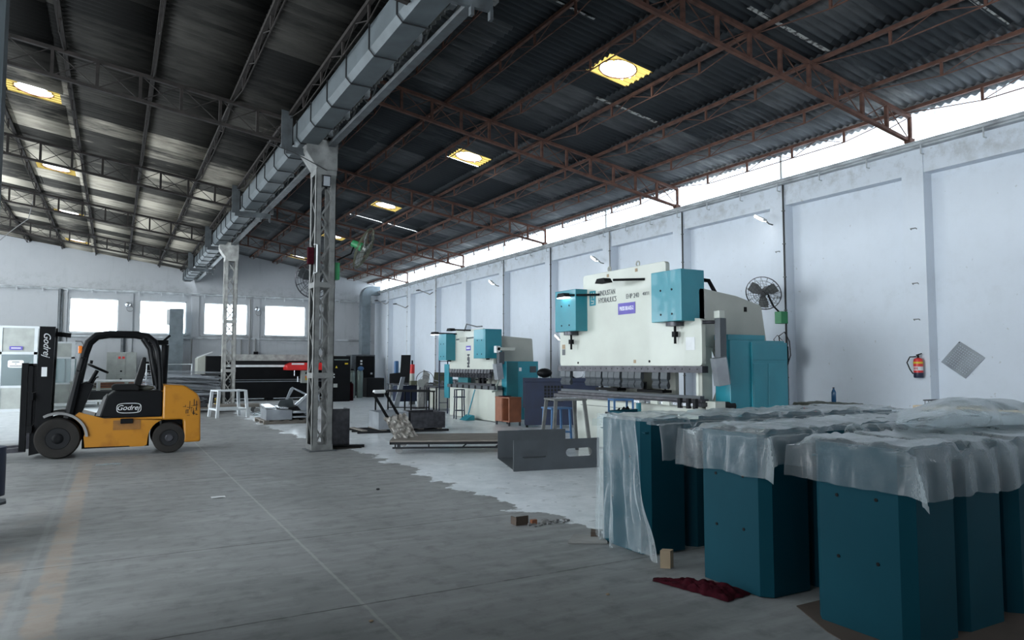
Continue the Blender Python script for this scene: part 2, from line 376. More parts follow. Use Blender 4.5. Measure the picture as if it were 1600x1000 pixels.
def struct(mb, name, m, **k):
    o = mb.build(name, m, **k); o['kind'] = 'structure'; return o
def copy_thing(root, loc, label=None, rz=None, group=None):
    r = root.copy(); COL.objects.link(r); r.location = loc
    if rz is not None: r.rotation_euler = (0, 0, rz)
    if label: r['label'] = label
    if group: r['group'] = group
    for ch in list(root.children):
        c = ch.copy(); COL.objects.link(c); c.parent = r
        for gch in list(ch.children):
            d = gch.copy(); COL.objects.link(d); d.parent = c
    return r
def text(s, size, m, parent, origin, right, up, name='lettering', shear=0, ext=.002, sx=1, bold=0):
    cu = bpy.data.curves.new('t', 'FONT'); cu.body = s; cu.size = size; cu.extrude = ext; cu.align_x = 'CENTER'; cu.align_y = 'CENTER'; cu.shear = shear; cu.offset = bold
    to = bpy.data.objects.new('t', cu); COL.objects.link(to)
    dg = bpy.context.evaluated_depsgraph_get(); me = bpy.data.meshes.new_from_object(to.evaluated_get(dg))
    r = Vector(right).normalized(); u = Vector(up).normalized(); n = r.cross(u)
    o3 = OFF.get(parent.name, (0, 0, 0)) if parent else (0, 0, 0)
    mt = Matrix((r * sx, u, n)).transposed().to_4x4(); mt.translation = Vector(origin) - Vector(o3)
    me.transform(mt); bpy.data.objects.remove(to); bpy.data.curves.remove(cu)
    me.materials.clear(); me.materials.append(M[m]); me.name = name
    o = bpy.data.objects.new(name, me); COL.objects.link(o); o.parent = parent; OFF[o.name] = o3
    return o
# ================================================================ THE BUILDING
YF, YB, XR, XL = 39.0, -4.0, 12.6, -9.5
TY = [.95, 7.6, 13.75, 20.2, 26.65, 33.1]
def zr(x): return 7.50 - .16 * (x - 4.7)
def zl(x): return 6.36 - .145 * (x - 3.1)
b = MB().box(XL - .3, 13.4, YB - .3, YF + .3, -.2, 0); struct(b, 'floor', 'floor')
# right wall: panels, pilasters, top beam, ledge
PIL = [-2.2, 1.0, 4.3, 7.62, 10.65, 13.8, 16.85, 20.1, 23.4, 26.7, 29.8, 33.0, 36.2]
b = MB(); b.box(12.85, 13.1, YB, YF + .2, 0, 5.62); b.box(XR + .02, 12.86, YB, YF, 5.06, 5.5)
for y in PIL: b.box(XR, 12.87, y - .2, y + .2, 0, 5.5)
# slanted underside of the deep beam in every panel
struct(b, 'wall_right', 'wall_r')
b = MB().box(12.48, 12.95, YB, YF, 5.5, 5.62); struct(b, 'trim_1', 'ledge')
# far wall with window openings
b = MB(); xs = [XL - .2] + [v for w in WIN for v in w] + [13.1]
for i in range(0, len(xs) - 1, 2): b.box(xs[i], xs[i+1], YF, YF + .25, 0, 8.3)
for w in WIN: b.box(w[0], w[1], YF, YF + .25, 0, WZ[0]); b.box(w[0], w[1], YF, YF + .25, WZ[1], 8.3)
for x in (-2.15, .56, 3.5, 6.43, 9.3): b.box(x - .17, x + .17, YF - .07, YF + .01, 0, 5.05)
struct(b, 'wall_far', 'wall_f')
b = MB().box(XL, 12.6, YF - .13, YF + .01, 5.08, 5.2); struct(b, 'trim_2', 'ledge')
b = MB().box(XL, 12.6, YF - .12, YF + .01, 2.9, 3.0); struct(b, 'trim_3', 'ledge')
for k, w in enumerate(WIN):
    f = MB()
    f.box(w[0], w[1], YF + .05, YF + .12, WZ[0], WZ[0] + .05); f.box(w[0], w[1], YF + .05, YF + .12, WZ[1] - .05, WZ[1])
    f.box(w[0], w[0] + .05, YF + .05, YF + .12, *WZ); f.box(w[1] - .05, w[1], YF + .05, YF + .12, *WZ)
    fo = struct(f, 'window_%d' % (k + 1), 'white')
    MB().box(w[0] + .04, w[1] - .04, YF + .08, YF + .085, WZ[0] + .04, WZ[1] - .04).build('pane', 'glass', fo)
    MB().box(w[0] - .12, w[1] + .1, YF - .1, YF + .02, WZ[0] - .07, WZ[0] - .003).build('window_sill', 'ledge', fo)
# left and back walls (outside the frame, with the shutter openings that light the bay)
b = MB(); ys = [YB] + [v for d in LD for v in d[:2]] + [YF + .2]
for i in range(0, len(ys) - 1, 2): b.box(XL - .25, XL, ys[i], ys[i+1], 0, LG[0])
for d in LD: b.box(XL - .25, XL, d[0], d[1], d[2], LG[0])
b.box(XL - .25, XL, YB, YF + .2, LG[1], 8.3); b.box(XL - .25, XL, YB, -3.6, LG[0], LG[1]); b.box(XL - .25, XL, 38, YF + .2, LG[0], LG[1])
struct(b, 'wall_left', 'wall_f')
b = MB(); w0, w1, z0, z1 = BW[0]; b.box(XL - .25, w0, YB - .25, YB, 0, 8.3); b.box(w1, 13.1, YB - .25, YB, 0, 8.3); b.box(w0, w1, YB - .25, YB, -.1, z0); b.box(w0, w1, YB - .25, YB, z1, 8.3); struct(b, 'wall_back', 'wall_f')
# clerestory glazing: translucent sheets between small posts
b = MB()
y = YB
for i in range(42): b.box(12.70, 12.706, YB + i * 1.02 + .012, YB + (i + 1) * 1.02, 5.62, 6.24)
cl = struct(b, 'window_5', 'clear_sheet')
b = MB()
for y in (-2, 4.2, 10.6, 17.0, 23.4, 29.9, 36.2): b.box(12.68, 12.73, y - .02, y + .02, 5.62, 6.2)
b.build('mullion', 'steel_light', cl)
# corrugated roof sheets: real waves, one strip of sheets per purlin bay
SKY_R = [3.75, 10.18, 16.47, 22.98, 29.6, 36.2]; SKY_L = [10.2, 16.72, 23.13, 29.7, 36.4]
def corrug(rows, zf, holes, hx, y0, y1, am=.024, pitch=.146, seg=6, lapdir=1):
    b = MB(); n = int((y1 - y0) / pitch * seg); dy = pitch / seg
    for r in range(len(rows) - 1):
        xa, xb = rows[r], rows[r + 1]; hole = abs((xa + xb)/2 - (hx[0] + hx[1])/2) < .1
        lap = -.014 if (r % 2) else 0
        o = len(b.v)
        for i in range(n + 1):
            yy = y0 + i * dy; w = am * cos(2 * pi * i / seg)
            # sheet edges sag a touch differently from sheet to sheet
            sh = int((yy - y0) / 1.022); rr = ((sh * 7919 + r * 104729) % 97) / 97 * .010
            b.v.append((xa - .03, yy, zf(xa - .03) + w + lap + rr)); b.v.append((xb + .03, yy, zf(xb + .03) + w + lap - rr))
        for i in range(n):
            ym = y0 + (i + .5) * dy
            if hole and any(abs(ym - h) < .40 for h in holes): continue
            if lapdir == 2 and 7.2 <= xa < 9.9 and 25.16 < ym < 25.24: continue      # an open lap joint that shows the sky
            b.f.append((o + 2*i, o + 2*i + 1, o + 2*i + 3, o + 2*i + 2))
    return b
PR = [3.75, 4.9, 6.05, 7.2, 8.6, 9.95, 11.25, 12.4]
rows = [3.4, 4.9, 6.05, 7.2, 7.42, 8.4, 8.6, 9.95, 11.25, 12.4, 13.3]
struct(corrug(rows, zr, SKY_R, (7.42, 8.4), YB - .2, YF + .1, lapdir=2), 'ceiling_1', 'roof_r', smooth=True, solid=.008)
PL_ = [2.78, 1.77, .45, -.88, -2.2, -3.52, -4.85, -6.2, -7.5, -8.8]
rows = [-9.6, -8.8, -7.5, -6.2, -4.85, -3.52, -2.2, -2.05, -1.07, -.88, .45, 1.77, 3.0]
struct(corrug(rows, zl, SKY_L, (-2.05, -1.07), YB - .2, YF + .1), 'ceiling_2', 'roof_l', smooth=True, solid=.008)
# upright corrugated cladding between the valley gutter and the higher roof
b = MB()
n = int((YF - YB) / .146 * 6)
for i in range(n + 1):
    yy = YB + i * .146 / 6; w = .02 * cos(2*pi*i/6); b.v += [(3.405 + w, yy, 5.90), (3.405 + w, yy, 7.70)]
b.f = [(2*i, 2*i+1, 2*i+3, 2*i+2) for i in range(n)]
M['lap_strip'] = mat('lap_strip', (.42, .42, .40), .9, col2=(.05, .05, .05), scale=14, lo=.42, hi=.55)
M['clad'] = mat('cladding', (.34, .35, .34), .8, col2=(.17, .17, .165), scale=2)
struct(b, 'wall_valley', 'clad', smooth=True, solid=.008)
# weathered pale joint strips under the right slope
for k, (xa, xb, y, w) in enumerate(((8.2, 9.75, 11.28, .09), (8.1, 9.9, 7.28, .08), (9.9, 11.1, 5.2, .07), (5.2, 6.6, 9.1, .05))):
    b = MB().grid(lambda u, v: (xa + (xb-xa)*u, y - w/2 + w*v, zr(xa + (xb-xa)*u) - .034), 20, 2); struct(b, 'trim_%d' % (4 + k), 'lap_strip')
# skylights
def skylight(x, y, zf, label, group, rx):
    s = -.16 if zf is zr else -.145
    t = thing('skylight', label, 'skylight', (x, y, zf(x)), group)
    b = MB(); N = 34
    for i in range(N):
        for j in range(N):
            xa = -.52 + 1.04*i/N; xb = xa + 1.04/N; ya = -.46 + .92*j/N; yb = ya + .92/N
            if math.hypot((xa+xb)/2, (ya+yb)/2) < .33: continue
            q = [(xa, ya), (xb, ya), (xb, yb), (xa, yb)]; o = len(b.v)
            b.v += [(p[0], p[1], .012 + s*p[0] + .024*cos(2*pi*p[1]/.146)) for p in q]; b.f.append((o, o+1, o+2, o+3))
    b.build('fibreglass_sheet', 'fibre_yellow', t, local=True)
    b = MB().grid(lambda u, v: (.34*sin(u*pi/2)*cos(2*pi*v), .34*sin(u*pi/2)*sin(2*pi*v), .03 + s*.34*sin(u*pi/2)*cos(2*pi*v) + .16*cos(u*pi/2)), 8, 32)
    b.build('dome', 'dome', t, smooth=True, local=True)
    pts = [(.34*cos(a), .34*sin(a), .02 + s*.34*cos(a)) for a in [2*pi*k/40 for k in range(40)]]
    MB().tube(pts, .013, 6, closed=True).build('rim', 'brown', t, smooth=True, local=True)
for k, y in enumerate(SKY_R):
    skylight(7.9, y, zr, ['round yellow skylight in the right roof slope nearest the camera, above the frame', 'round yellow-edged skylight in the right roof slope above the big press', 'second nearest visible skylight in the right roof slope', 'third nearest visible skylight in the right roof slope', 'fourth skylight of the right slope, seen beside the lattice column', 'farthest skylight of the right slope, near the far wall'][k], 'round skylights in the right roof slope', 0)
for k, y in enumerate(SKY_L):
    skylight(-1.56, y, zl, ['round yellow skylight in the left slope, before the frame edge', 'largest yellow-edged skylight at upper left of the left roof slope', 'second skylight in the left roof slope above the forklift', 'third skylight in the left roof slope', 'farthest skylight in the left roof slope near the far wall'][k], 'round skylights in the left roof slope', 0)
# trusses
ORD = ['overhead by the camera', 'first ahead of the camera', 'at the near column', 'between the two columns', 'at the far column', 'nearest the far wall']
def truss(xa, xb, y, zf, m, label, group, dep=.46):
    t = thing('roof_truss', label, 'roof truss', (xa, y, zf(xa) - .6), group)
    zt = lambda x: zf(x) - .125
    MB().bar((xa, y, zt(xa)), (xb, y, zt(xb)), .07, .06).build('top_chord', m, t)
    MB().bar((xa, y, zt(xa) - dep), (xb, y, zt(xb) - dep), .07, .055).build('bottom_chord', m, t)
    n = int(round((xb - xa) / .66)); dx = (xb - xa) / n; br = MB(); first = None
    for i in range(n + 1):
        x = xa + i * dx
        if first is None:
            p = MB().box(x - .025, x + .025, y - .03, y + .03, zt(x) - dep, zt(x)).build('truss_post', m, t); first = (p, x)
        else:
            p = first[0].copy(); COL.objects.link(p); p.parent = t; p.location = (x - first[1], 0, zf(x) - zf(first[1]))
        if i < n:
            br.bar((x, y, zt(x)), (x + dx, y, zt(x + dx) - dep), .014); br.bar((x, y - .02, zt(x) - dep), (x + dx, y - .02, zt(x + dx)), .014)
    br.build('cross_bracing', m, t)
    return t
for k, y in enumerate(TY):
    t = truss(3.68, 12.55, y, zr, 'rust', 'rust-brown lattice truss of the right roof slope, ' + ORD[k], 'right slope trusses')
    MB().box(12.45, 12.6, y - .06, y + .06, 5.62, zr(12.5) - .55).build('bearing_post', 'rust', t)
    truss(XL, 2.86, y, zl, 'rust_dark', 'dark lattice truss of the left roof slope, ' + ORD[k], 'left slope trusses')
# trussed purlins
def purlin(x, zf, m, label, group, w=.055):
    t = thing('purlin', label, 'purlin', (x, YB, zf(x) - .08), group)
    z = zf(x) - .065
    MB().bar((x, YB, z), (x, YF, z), w, .06).build('top_rail', m, t)
    rod = MB(); fst = None
    yy = [YB + .3] + TY + [YF]
    for a, c in zip(yy[:-1], yy[1:]):
        L = c - a; q = [a + L * f for f in (.0, .2, .4, .6, .8, 1.0)]; zb = z - .24
        rod.bar((x, q[0], z - .05), (x, q[1], zb), .014); rod.bar((x, q[1], zb), (x, q[4], zb), .016); rod.bar((x, q[4], zb), (x, q[5], z - .05), .014)
        for i in (1, 2, 3): rod.bar((x, q[i], zb), (x, (q[i] + q[i+1])/2, z - .02), .012); rod.bar((x, (q[i] + q[i+1])/2, z - .02), (x, q[i+1], zb), .012)
        for i in (1, 2, 3, 4):
            if fst is None: fst = (MB().box(x - .015, x + .015, q[i] - .02, q[i] + .02, zb, z).build('hanger_post', m, t), q[i])
            else: p = fst[0].copy(); COL.objects.link(p); p.parent = t; p.location = (0, q[i] - fst[1], 0)
    rod.build('tie_rod', 'rust' if m == 'rust' else 'rust_dark', t)
N8 = ['first', 'second', 'third', 'fourth', 'fifth', 'sixth', 'seventh', 'eighth', 'ninth', 'tenth']
for k, x in enumerate(PR): purlin(x, zr, 'rust', 'rust-red trussed purlin of the right roof slope, %s from the valley gutter' % N8[k], 'right slope purlins')
for k, x in enumerate(PL_): purlin(x, zl, 'rust_dark', 'dark trussed purlin of the left roof slope, %s from the valley gutter' % N8[k], 'left slope purlins', .07)
# valley gutter with straps
t = thing('valley_gutter', 'long grey sheet-metal gutter running between the two roof slopes', 'gutter', (3.06, YB, 5.75))
b = MB(); 
b.prism([(2.86, 6.14), (2.86, 5.83), (2.93, 5.75), (3.24, 5.75), (3.26, 5.77), (3.26, 6.14), (3.24, 6.14), (3.24, 5.78), (2.94, 5.78), (2.885, 5.84), (2.885, 6.14)], 'y', YB, YF - .15)
b.build('trough', 'galv', t)
y = .4; first = None
while y < YF - .4:
    s = MB().tube([(2.85, y, 6.16), (2.85, y, 5.82), (2.925, y, 5.737), (3.27, y, 5.737), (3.3, y, 6.1)], .012, 5)
    if first is None: first = (s.build('strap', 'black_soft', t), y)
    else: p = first[0].copy(); COL.objects.link(p); p.parent = t; p.location = (0, y - first[1], 0)
    y += 1.08
# girder beside the gutter
t = thing('gutter_girder', 'grey lattice girder alongside the valley gutter, carried by the columns', 'girder', (3.6, YB, 5.75))
b = MB().bar((3.50, YB, 5.78), (3.50, YF, 5.78), .13, .06); b.build('bottom_chord', 'galv_dark', t)
b = MB().bar((3.50, YB, 6.2), (3.50, YF, 6.2), .07, .06); b.build('top_chord', 'galv_dark', t)
b = MB(); y = .2
while y < YF - 1: b.bar((3.5, y, 5.8), (3.5, y + .54, 6.18), .025); b.bar((3.5, y + .54, 6.18), (3.5, y + 1.08, 5.8), .025); y += 1.08
b.build('lacing', 'steel_paint', t)
first = None; y = .94
while y < YF - .4:
    if first is None: first = (MB().box(3.285, 3.37, y - .06, y + .06, 5.78, 5.96).build('bracket', 'galv_dark', t), y)
    else: p = first[0].copy(); COL.objects.link(p); p.parent = t; p.location = (0, y - first[1], 0)
    y += 1.08
for k, y in enumerate(TY):
    if k == 1: y -= .5
    t = thing('gutter_hanger', 'dark grey plate hanger around the valley gutter at the truss ' + ORD[k], 'bracket', (3.0, y - .12, 5.6), 'gutter hangers')
    MB().box(2.62, 2.82, y - .16, y - .13, 5.66, 6.42).build('hanger_plate', 'galv_dark', t)
    MB().box(2.70, 3.62, y - .17, y - .12, 5.58, 5.715).build('cross_channel', 'galv_dark', t)
    for x in (3.34, 3.58): MB().box(x, x + .04, y - .18, y - .12, 5.48, 5.6).build('tail', 'galv_dark', t)
    MB().box(3.62, 3.70, y - .16, y - .06, 5.715, zr(3.6) - .2).build('upright', 'steel_paint', t)
# lattice columns
def column(x0, x1, y0, y1, H, m, label, yt):
    t = thing('lattice_column', label, 'column', ((x0+x1)/2, (y0+y1)/2, 0), 'lattice columns')
    a = .10
    for (x, sx) in ((x0, 1), (x1, -1)):
        for (y, sy) in ((y0, 1), (y1, -1)):
            g = MB(); g.box(*sorted((x, x + sx*a)), *sorted((y, y + sy*.012)), 0, H); g.box(*sorted((x, x + sx*.012)), *sorted((y, y + sy*a)), 0, H)
            g.build('column_leg', m, t)
    L = MB(); z = .15; st = .42; k = 0
    while z + st < H - .75:
        za, zb = (z, z + st) if k % 2 == 0 else (z + st, z)
        L.bar((x0 + .06, y0 + .02, za), (x1 - .06, y0 + .02, zb), .035, .008, up=(0, 1, 0)); L.bar((x0 + .06, y1 - .02, zb), (x1 - .06, y1 - .02, za), .035, .008, up=(0, 1, 0))
        L.bar((x0 + .02, y0 + .05, za), (x0 + .02, y1 - .05, zb), .03, .008, up=(1, 0, 0)); L.bar((x1 - .02, y0 + .05, zb), (x1 - .02, y1 - .05, za), .03, .008, up=(1, 0, 0))
        z += st; k += 1
    L.build('lacing', m, t)
    for z in (.02, 1.35, 3.05, 5.2):
        b = MB(); b.box(x0, x1, y0 - .006, y0 + .01, z, z + .10); b.box(x0, x1, y1 - .01, y1 + .006, z, z + .1); b.box(x0 - .006, x0 + .01, y0, y1, z, z + .1); b.box(x1 - .01, x1 + .006, y0, y1, z, z + .1)
        b.build('batten_plate', m, t)
    b = MB(); pts = [(x0 - .2, 5.80), (x0 - .2, 5.62), (x0 + .02, 5.30), (x1 + .01, 5.30), (x1 + .01, 5.86), (x0 - .05, 5.86)]
    b.prism(pts, 'y', y0 - .02, y0 - .008); b.prism(pts, 'y', y1 + .008, y1 + .02); b.box(x0 - .2, x1, y0 - .008, y1 + .008, 5.80, 5.815)
    b.add([(x0 - .2, y0, 5.80), (x0 - .2, y0, 5.62), (x0 + .02, y0, 5.30), (x0 - .2, y1, 5.80), (x0 - .2, y1, 5.62), (x0 + .02, y1, 5.30)], [(0, 1, 4, 3), (1, 2, 5, 4)])
    b.build('gusset_box', m, t)
    b = MB().box(x0 - .03, x1 + .03, y0 - .03, y1 + .03, H, H + .02); b.box(x0 + .05, x0 + .13, y0, y0 + .08, H, zr(3.6) - .2)
    b.build('cap_plate', m, t)
    MB().box(x0 - .06, x1 + .06, y0 - .06, y1 + .06, 0, .02).build('base_plate', 'galv_dark', t)
    return t
column(3.23, 3.61, 13.36, 13.82, 6.12, 'steel_paint', 'tall grey lattice steel column at centre, nearest the camera', 0)
column(3.26, 3.68, 26.2, 26.6, 6.12, 'steel_light', 'pale grey lattice steel column farther back behind the white stool', 0)
# service pipe with hooks along the right ledge and the far ledge
t = thing('service_pipe', 'grey pipe with hanging hooks along the top ledge of the right wall', 'pipe', (12.46, YB, 5.5))
MB().cyl((12.44, YB, 5.56), (12.44, YF - 1.8, 5.56), .035, 8).build('pipe', 'ledge', t, smooth=True)
first = None; y = 4.2
while y < 37:
    if first is None: first = (MB().tube([(12.44, y, 5.56), (12.44, y, 5.36), (12.52, y, 5.36)], .014, 5).build('hook', 'ledge', t), y)
    else: p = first[0].copy(); COL.objects.link(p); p.parent = t; p.location = (0, y - first[1], 0)
    y += 1.05
t = thing('service_pipe', 'grey pipe with short hooks along the upper ledge of the far wall', 'pipe', (0, YF - .16, 5.12))
MB().cyl((-6, YF - .16, 5.16), (11.6, YF - .16, 5.16), .03, 8).build('pipe', 'ledge', t, smooth=True)
first = None; x = -5.9
while x < 11.5:
    if first is None: first = (MB().box(x - .02, x + .02, YF - .19, YF - .13, 4.95, 5.15).build('hook', 'ledge', t), x)
    else: p = first[0].copy(); COL.objects.link(p); p.parent = t; p.location = (x - first[1], 0, 0)
    x += .98
# ================================================================ PRESS BRAKES
UP = (0, 0, 1); RY = (0, -1, 0)      # a sign that faces the aisle (towards -X) reads towards -Y
def rounded(pts, r=.05, n=4):        # round the corners of a polygon
    out = []
    for i, p in enumerate(pts):
        a = Vector(pts[i-1]); p = Vector(p); c = Vector(pts[(i+1) % len(pts)])
        d1 = (a-p); d2 = (c-p); k = min(r, d1.length*.45, d2.length*.45); s = p + d1.normalized()*k; e = p + d2.normalized()*k
        for j in range(n+1):
            t = j/n; out.append(tuple(s*(1-t)**2 + p*2*t*(1-t) + e*t*t))
    return out
def arm_lamp(t, x, y0, y1, z, zh, head_y, glow=True):
    a = MB().cyl((x, y0, z), (x - .32, y1, zh), .022, 8).build('lamp_arm', 'black', t, smooth=True)
    h = MB().prism([(head_y - .16, zh - .03), (head_y + .16, zh - .03), (head_y + .1, zh + .05), (head_y - .1, zh + .05)], 'x', x - .42, x - .25).build('lamp_head', 'black_soft', t)
    if glow: MB().box(x - .41, x - .26, head_y - .15, head_y + .15, zh - .045, zh - .031).build('lamp_lens', 'led_glow', h)
def cyl_cover(t, x0, x1, y0, y1, z0, z1, far):
    c = .07
    b = MB().prism([(x0, y0 + .0), (x0, y1 - c), (x0 + c, y1), (x1, y1), (x1, y0)], 'z', z0, z1)
    o = b.build('cylinder_cover', 'teal', t, bevel=.008)
    for yy in (y0 + (y1-y0)*.28, y0 + (y1-y0)*.62):
        for zz in (z0 + .12, z0 + (z1-z0)*.62): MB().cyl((x0 - .006, yy, zz), (x0 + .01, yy, zz), .018, 10).build('screw', 'black', o)
    return o
def piston(t, x, y, z, s=1):
    f = MB().cyl((x, y, z), (x, y, z - .07*s), .15*s, 20); f.build('piston_flange', 'dark_steel', t, smooth=True)
    b = MB().cyl((x, y, z - .07*s), (x, y, z - .36*s), .022*s, 10); b.cyl((x, y, z - .16*s), (x, y, z - .25*s), .055*s, 12); b.build('piston_rod', 'black', t, smooth=True)

# ---- large press brake
t = thing('press_brake', 'largest cream press brake with two teal cylinder covers, centre right', 'press brake', (9.0, 10.5, 0))
x = 8.2
pts = rounded([(8.47, 1.58), (12.62, 1.58), (12.62, 2.28), (11.76, 2.34), (11.76, 3.38), (9.30, 3.38), (9.30, 2.44), (8.47, 2.34)], .07)
MB().prism(pts, 'x', x, x + .09).build('ram', 'cream', t, bevel=.006)
MB().box(x - .03, x + .10, 8.44, 12.66, 1.47, 1.578).build('tool_clamp', 'dark_steel', t)
hb = MB()
for k in range(24): hb.cyl((x - .034, 8.55 + k*.173, 1.53), (x - .02, 8.55 + k*.173, 1.53), .012, 6)
hb.build('clamp_bolts', 'black', t)
# punch segments hooked under the ram
seg_y = [12.30, 12.48, 11.60, 11.42, 11.24, 11.02, 10.84, 10.66, 10.42, 10.24, 10.05, 9.58, 9.36]
for q, y in enumerate(seg_y):
    g = MB().prism([(x - .02, 1.47), (x + .05, 1.47), (x + .05, 1.36), (x + .02, 1.33), (x + .05, 1.24), (x + .03, 1.19), (x - .01, 1.19), (x - .035, 1.25), (x - .005, 1.31), (x - .03, 1.36)], 'y', y - .085, y + .085)
    g.build('punch_segment', 'panel_grey', t, bevel=.004)
# table, rails and lower beam
pts = rounded([(8.50, 0.02), (12.05, 0.02), (12.05, .93), (8.50, .93)], .04)
MB().prism(pts, 'x', x + .02, x + .16).build('bed', 'cream', t, bevel=.005)
g = MB(); 
for (ya, yb, z) in ((10.0, 11.9, .80), (9.2, 9.9, .72)): g.box(x + .014, x + .022, ya, yb, z, z + .008)
g.box(x + .014, x + .022, 9.1, 9.108, .15, .66); g.box(x + .014, x + .022, 8.6, 9.1, .66, .668)
g.build('seam', 'black_soft', t)
for (y, z) in ((11.78, .82), (9.98, .74), (9.18, .80), (9.16, .62)): MB().cyl((x + .005, y, z), (x + .03, y, z), .03, 12).build('bed_bolt', 'black', t)
MB().box(x - .10, x + .18, 8.42, 12.72, .935, 1.0).build('table_rail', 'dark_steel', t, bevel=.005)
MB().box(x - .04, x + .12, 8.46, 12.66, 1.002, 1.05).build('die_holder', 'dark_steel', t, bevel=.004)
MB().prism([(x - .005, 1.052), (x + .085, 1.052), (x + .085, 1.10), (x + .055, 1.10), (x + .04, 1.08), (x + .025, 1.10), (x - .005, 1.10)], 'y', 8.52, 12.58).build('die', 'panel_grey', t)
MB().box(x - .13, x - .102, 8.55, 9.7, .94, .985).build('front_rail', 'bright_metal', t)
for y in (9.15, 9.45): MB().box(x - .17, x - .13, y - .09, y + .09, .935, .99).build('sheet_support', 'cream', t)
for y in (8.65, 8.85, 8.5): MB().box(x - .16, x - .10, y - .03, y + .03, .90, 1.06).build('clamp_block', 'black_soft', t)
# C-shaped side frames
prof = [(x + .16, .02), (9.84, .02), (9.86, 1.93), (9.74, 2.62), (9.15, 2.76), (x + .10, 2.86), (x + .10, 1.95), (x + .42, 1.85), (x + .55, 1.6), (x + .55, 1.25), (x + .42, 1.0), (x + .16, .93)]
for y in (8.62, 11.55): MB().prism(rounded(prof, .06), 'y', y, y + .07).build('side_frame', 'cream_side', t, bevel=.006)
MB().box(x + .12, x + .2, 8.66, 9.3, 1.93, 2.1).build('frame_bracket', 'cream_side', t)
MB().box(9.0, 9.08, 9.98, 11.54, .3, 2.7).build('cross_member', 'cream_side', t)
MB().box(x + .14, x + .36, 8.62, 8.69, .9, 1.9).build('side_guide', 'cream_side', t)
MB().box(x + .14, x + .36, 8.70, 8.76, 1.05, 1.6).build('guide_post', 'cream', t)
# back gauge
b = MB().box(x + .5, x + .6, 10.55, 11.2, 1.14, 1.28); b.build('back_gauge_beam', 'dark_steel', t)
for (ya, yb) in ((11.05, 11.75), (9.75, 10.45)):
    g = MB().box(x + .28, x + .5, ya, yb, 1.10, 1.15); g.bar((x + .4, ya + .06, 1.15), (x + .3, ya - .06, 1.24), .03); g.bar((x + .4, yb - .06, 1.15), (x + .4, yb - .06, 1.26), .04); g.build('back_gauge_finger', 'black', t)
cyl_cover(t, 7.92, 8.42, 8.62, 9.42, 2.31, 3.15, 0); cyl_cover(t, 7.92, 8.36, 11.62, 12.44, 2.27, 3.10, 1)
piston(t, 8.12, 9.0, 2.31); piston(t, 8.10, 12.05, 2.27)
arm_lamp(t, x, 11.2, 11.75, 2.96, 2.98, 11.95); arm_lamp(t, x, 9.85, 10.35, 3.12, 3.14, 10.62, glow=False)
for y in (10.95, 10.1): 
    MB().ring((x + .05, y, 3.43), .045, .014, 'x', 14, 6).build('lifting_eye', 'cream_side', t, smooth=True)
# pendant control
b = MB().box(8.34, 8.46, 8.22, 8.34, 2.34, 2.46).build('pendant_joint', 'cream', t, bevel=.01)
MB().cyl((8.2, 8.45, 2.28), (8.38, 8.3, 2.28), .03, 10).build('pendant_pivot', 'dark_steel', t, smooth=True)
MB().box(8.33, 8.47, 8.20, 8.32, 1.62, 2.34).build('pendant_arm', 'panel_grey', t, bevel=.008)
mt = Matrix.Translation((8.34, 8.22, 1.50)) @ Matrix.Rotation(R(-10), 4, 'Y')
p = MB().add([(v[0], v[1], v[2]) for v in [(-.13,-.06,-.22),(.05,-.12,-.22),(.14,-.05,-.22),(.10,.08,-.22),(-.10,.08,-.22),(-.13,-.06,.22),(.05,-.12,.22),(.14,-.05,.22),(.10,.08,.22),(-.10,.08,.22)]], [(0,1,2,3,4),(9,8,7,6,5),(0,5,6,1),(1,6,7,2),(2,7,8,3),(3,8,9,4),(4,9,5,0)], mt)
p.build('control_console', 'sheet_metal', t, bevel=.006)
# electrical cabinet on the near side, doors
cab = MB().box(8.62, 9.90, 8.28, 8.61, .05, 2.0).build('electrical_cabinet', 'teal', t, bevel=.008)
MB().box(8.60, 9.45, 8.30, 8.6, 2.0, 2.09).build('cabinet_top', 'teal', t, bevel=.006)
MB().box(9.08, 9.92, 8.245, 8.278, .76, 1.97).build('cabinet_door', 'teal', t, bevel=.005)
for (xa, xb, za, zb) in ((9.10, 9.40, .80, 1.62), (9.45, 9.88, .80, 1.62), (9.10, 9.88, 1.68, 1.94)): MB().box(xa, xb, 8.236, 8.243, za, zb).build('door_panel', 'teal', t, bevel=.003)
MB().box(9.42, 9.90, 8.24, 8.275, .06, .75).build('lower_panel', 'cream_side', t, bevel=.003)
MB().cyl((9.47, 8.235, .40), (9.47, 8.245, .40), .015, 8).build('panel_lock', 'black', t)
MB().box(8.25, 8.47, 8.25, 8.46, .86, 1.02).build('motor_bracket', 'cream', t, bevel=.005)
b = MB().cyl((8.48, 8.33, .94), (8.72, 8.33, .94), .07, 14); b.build('gauge_motor', 'black_soft', t, smooth=True)
MB().box(8.3, 8.36, 8.3, 8.36, 0, .86).build('bracket_leg', 'blue_paint', t)
MB().tube([(8.46, 9.2, 2.95), (8.5, 8.95, 3.05), (8.62, 8.72, 3.0), (8.7, 8.66, 2.8)], .035, 8).build('hydraulic_pipe', 'black', t, smooth=True)
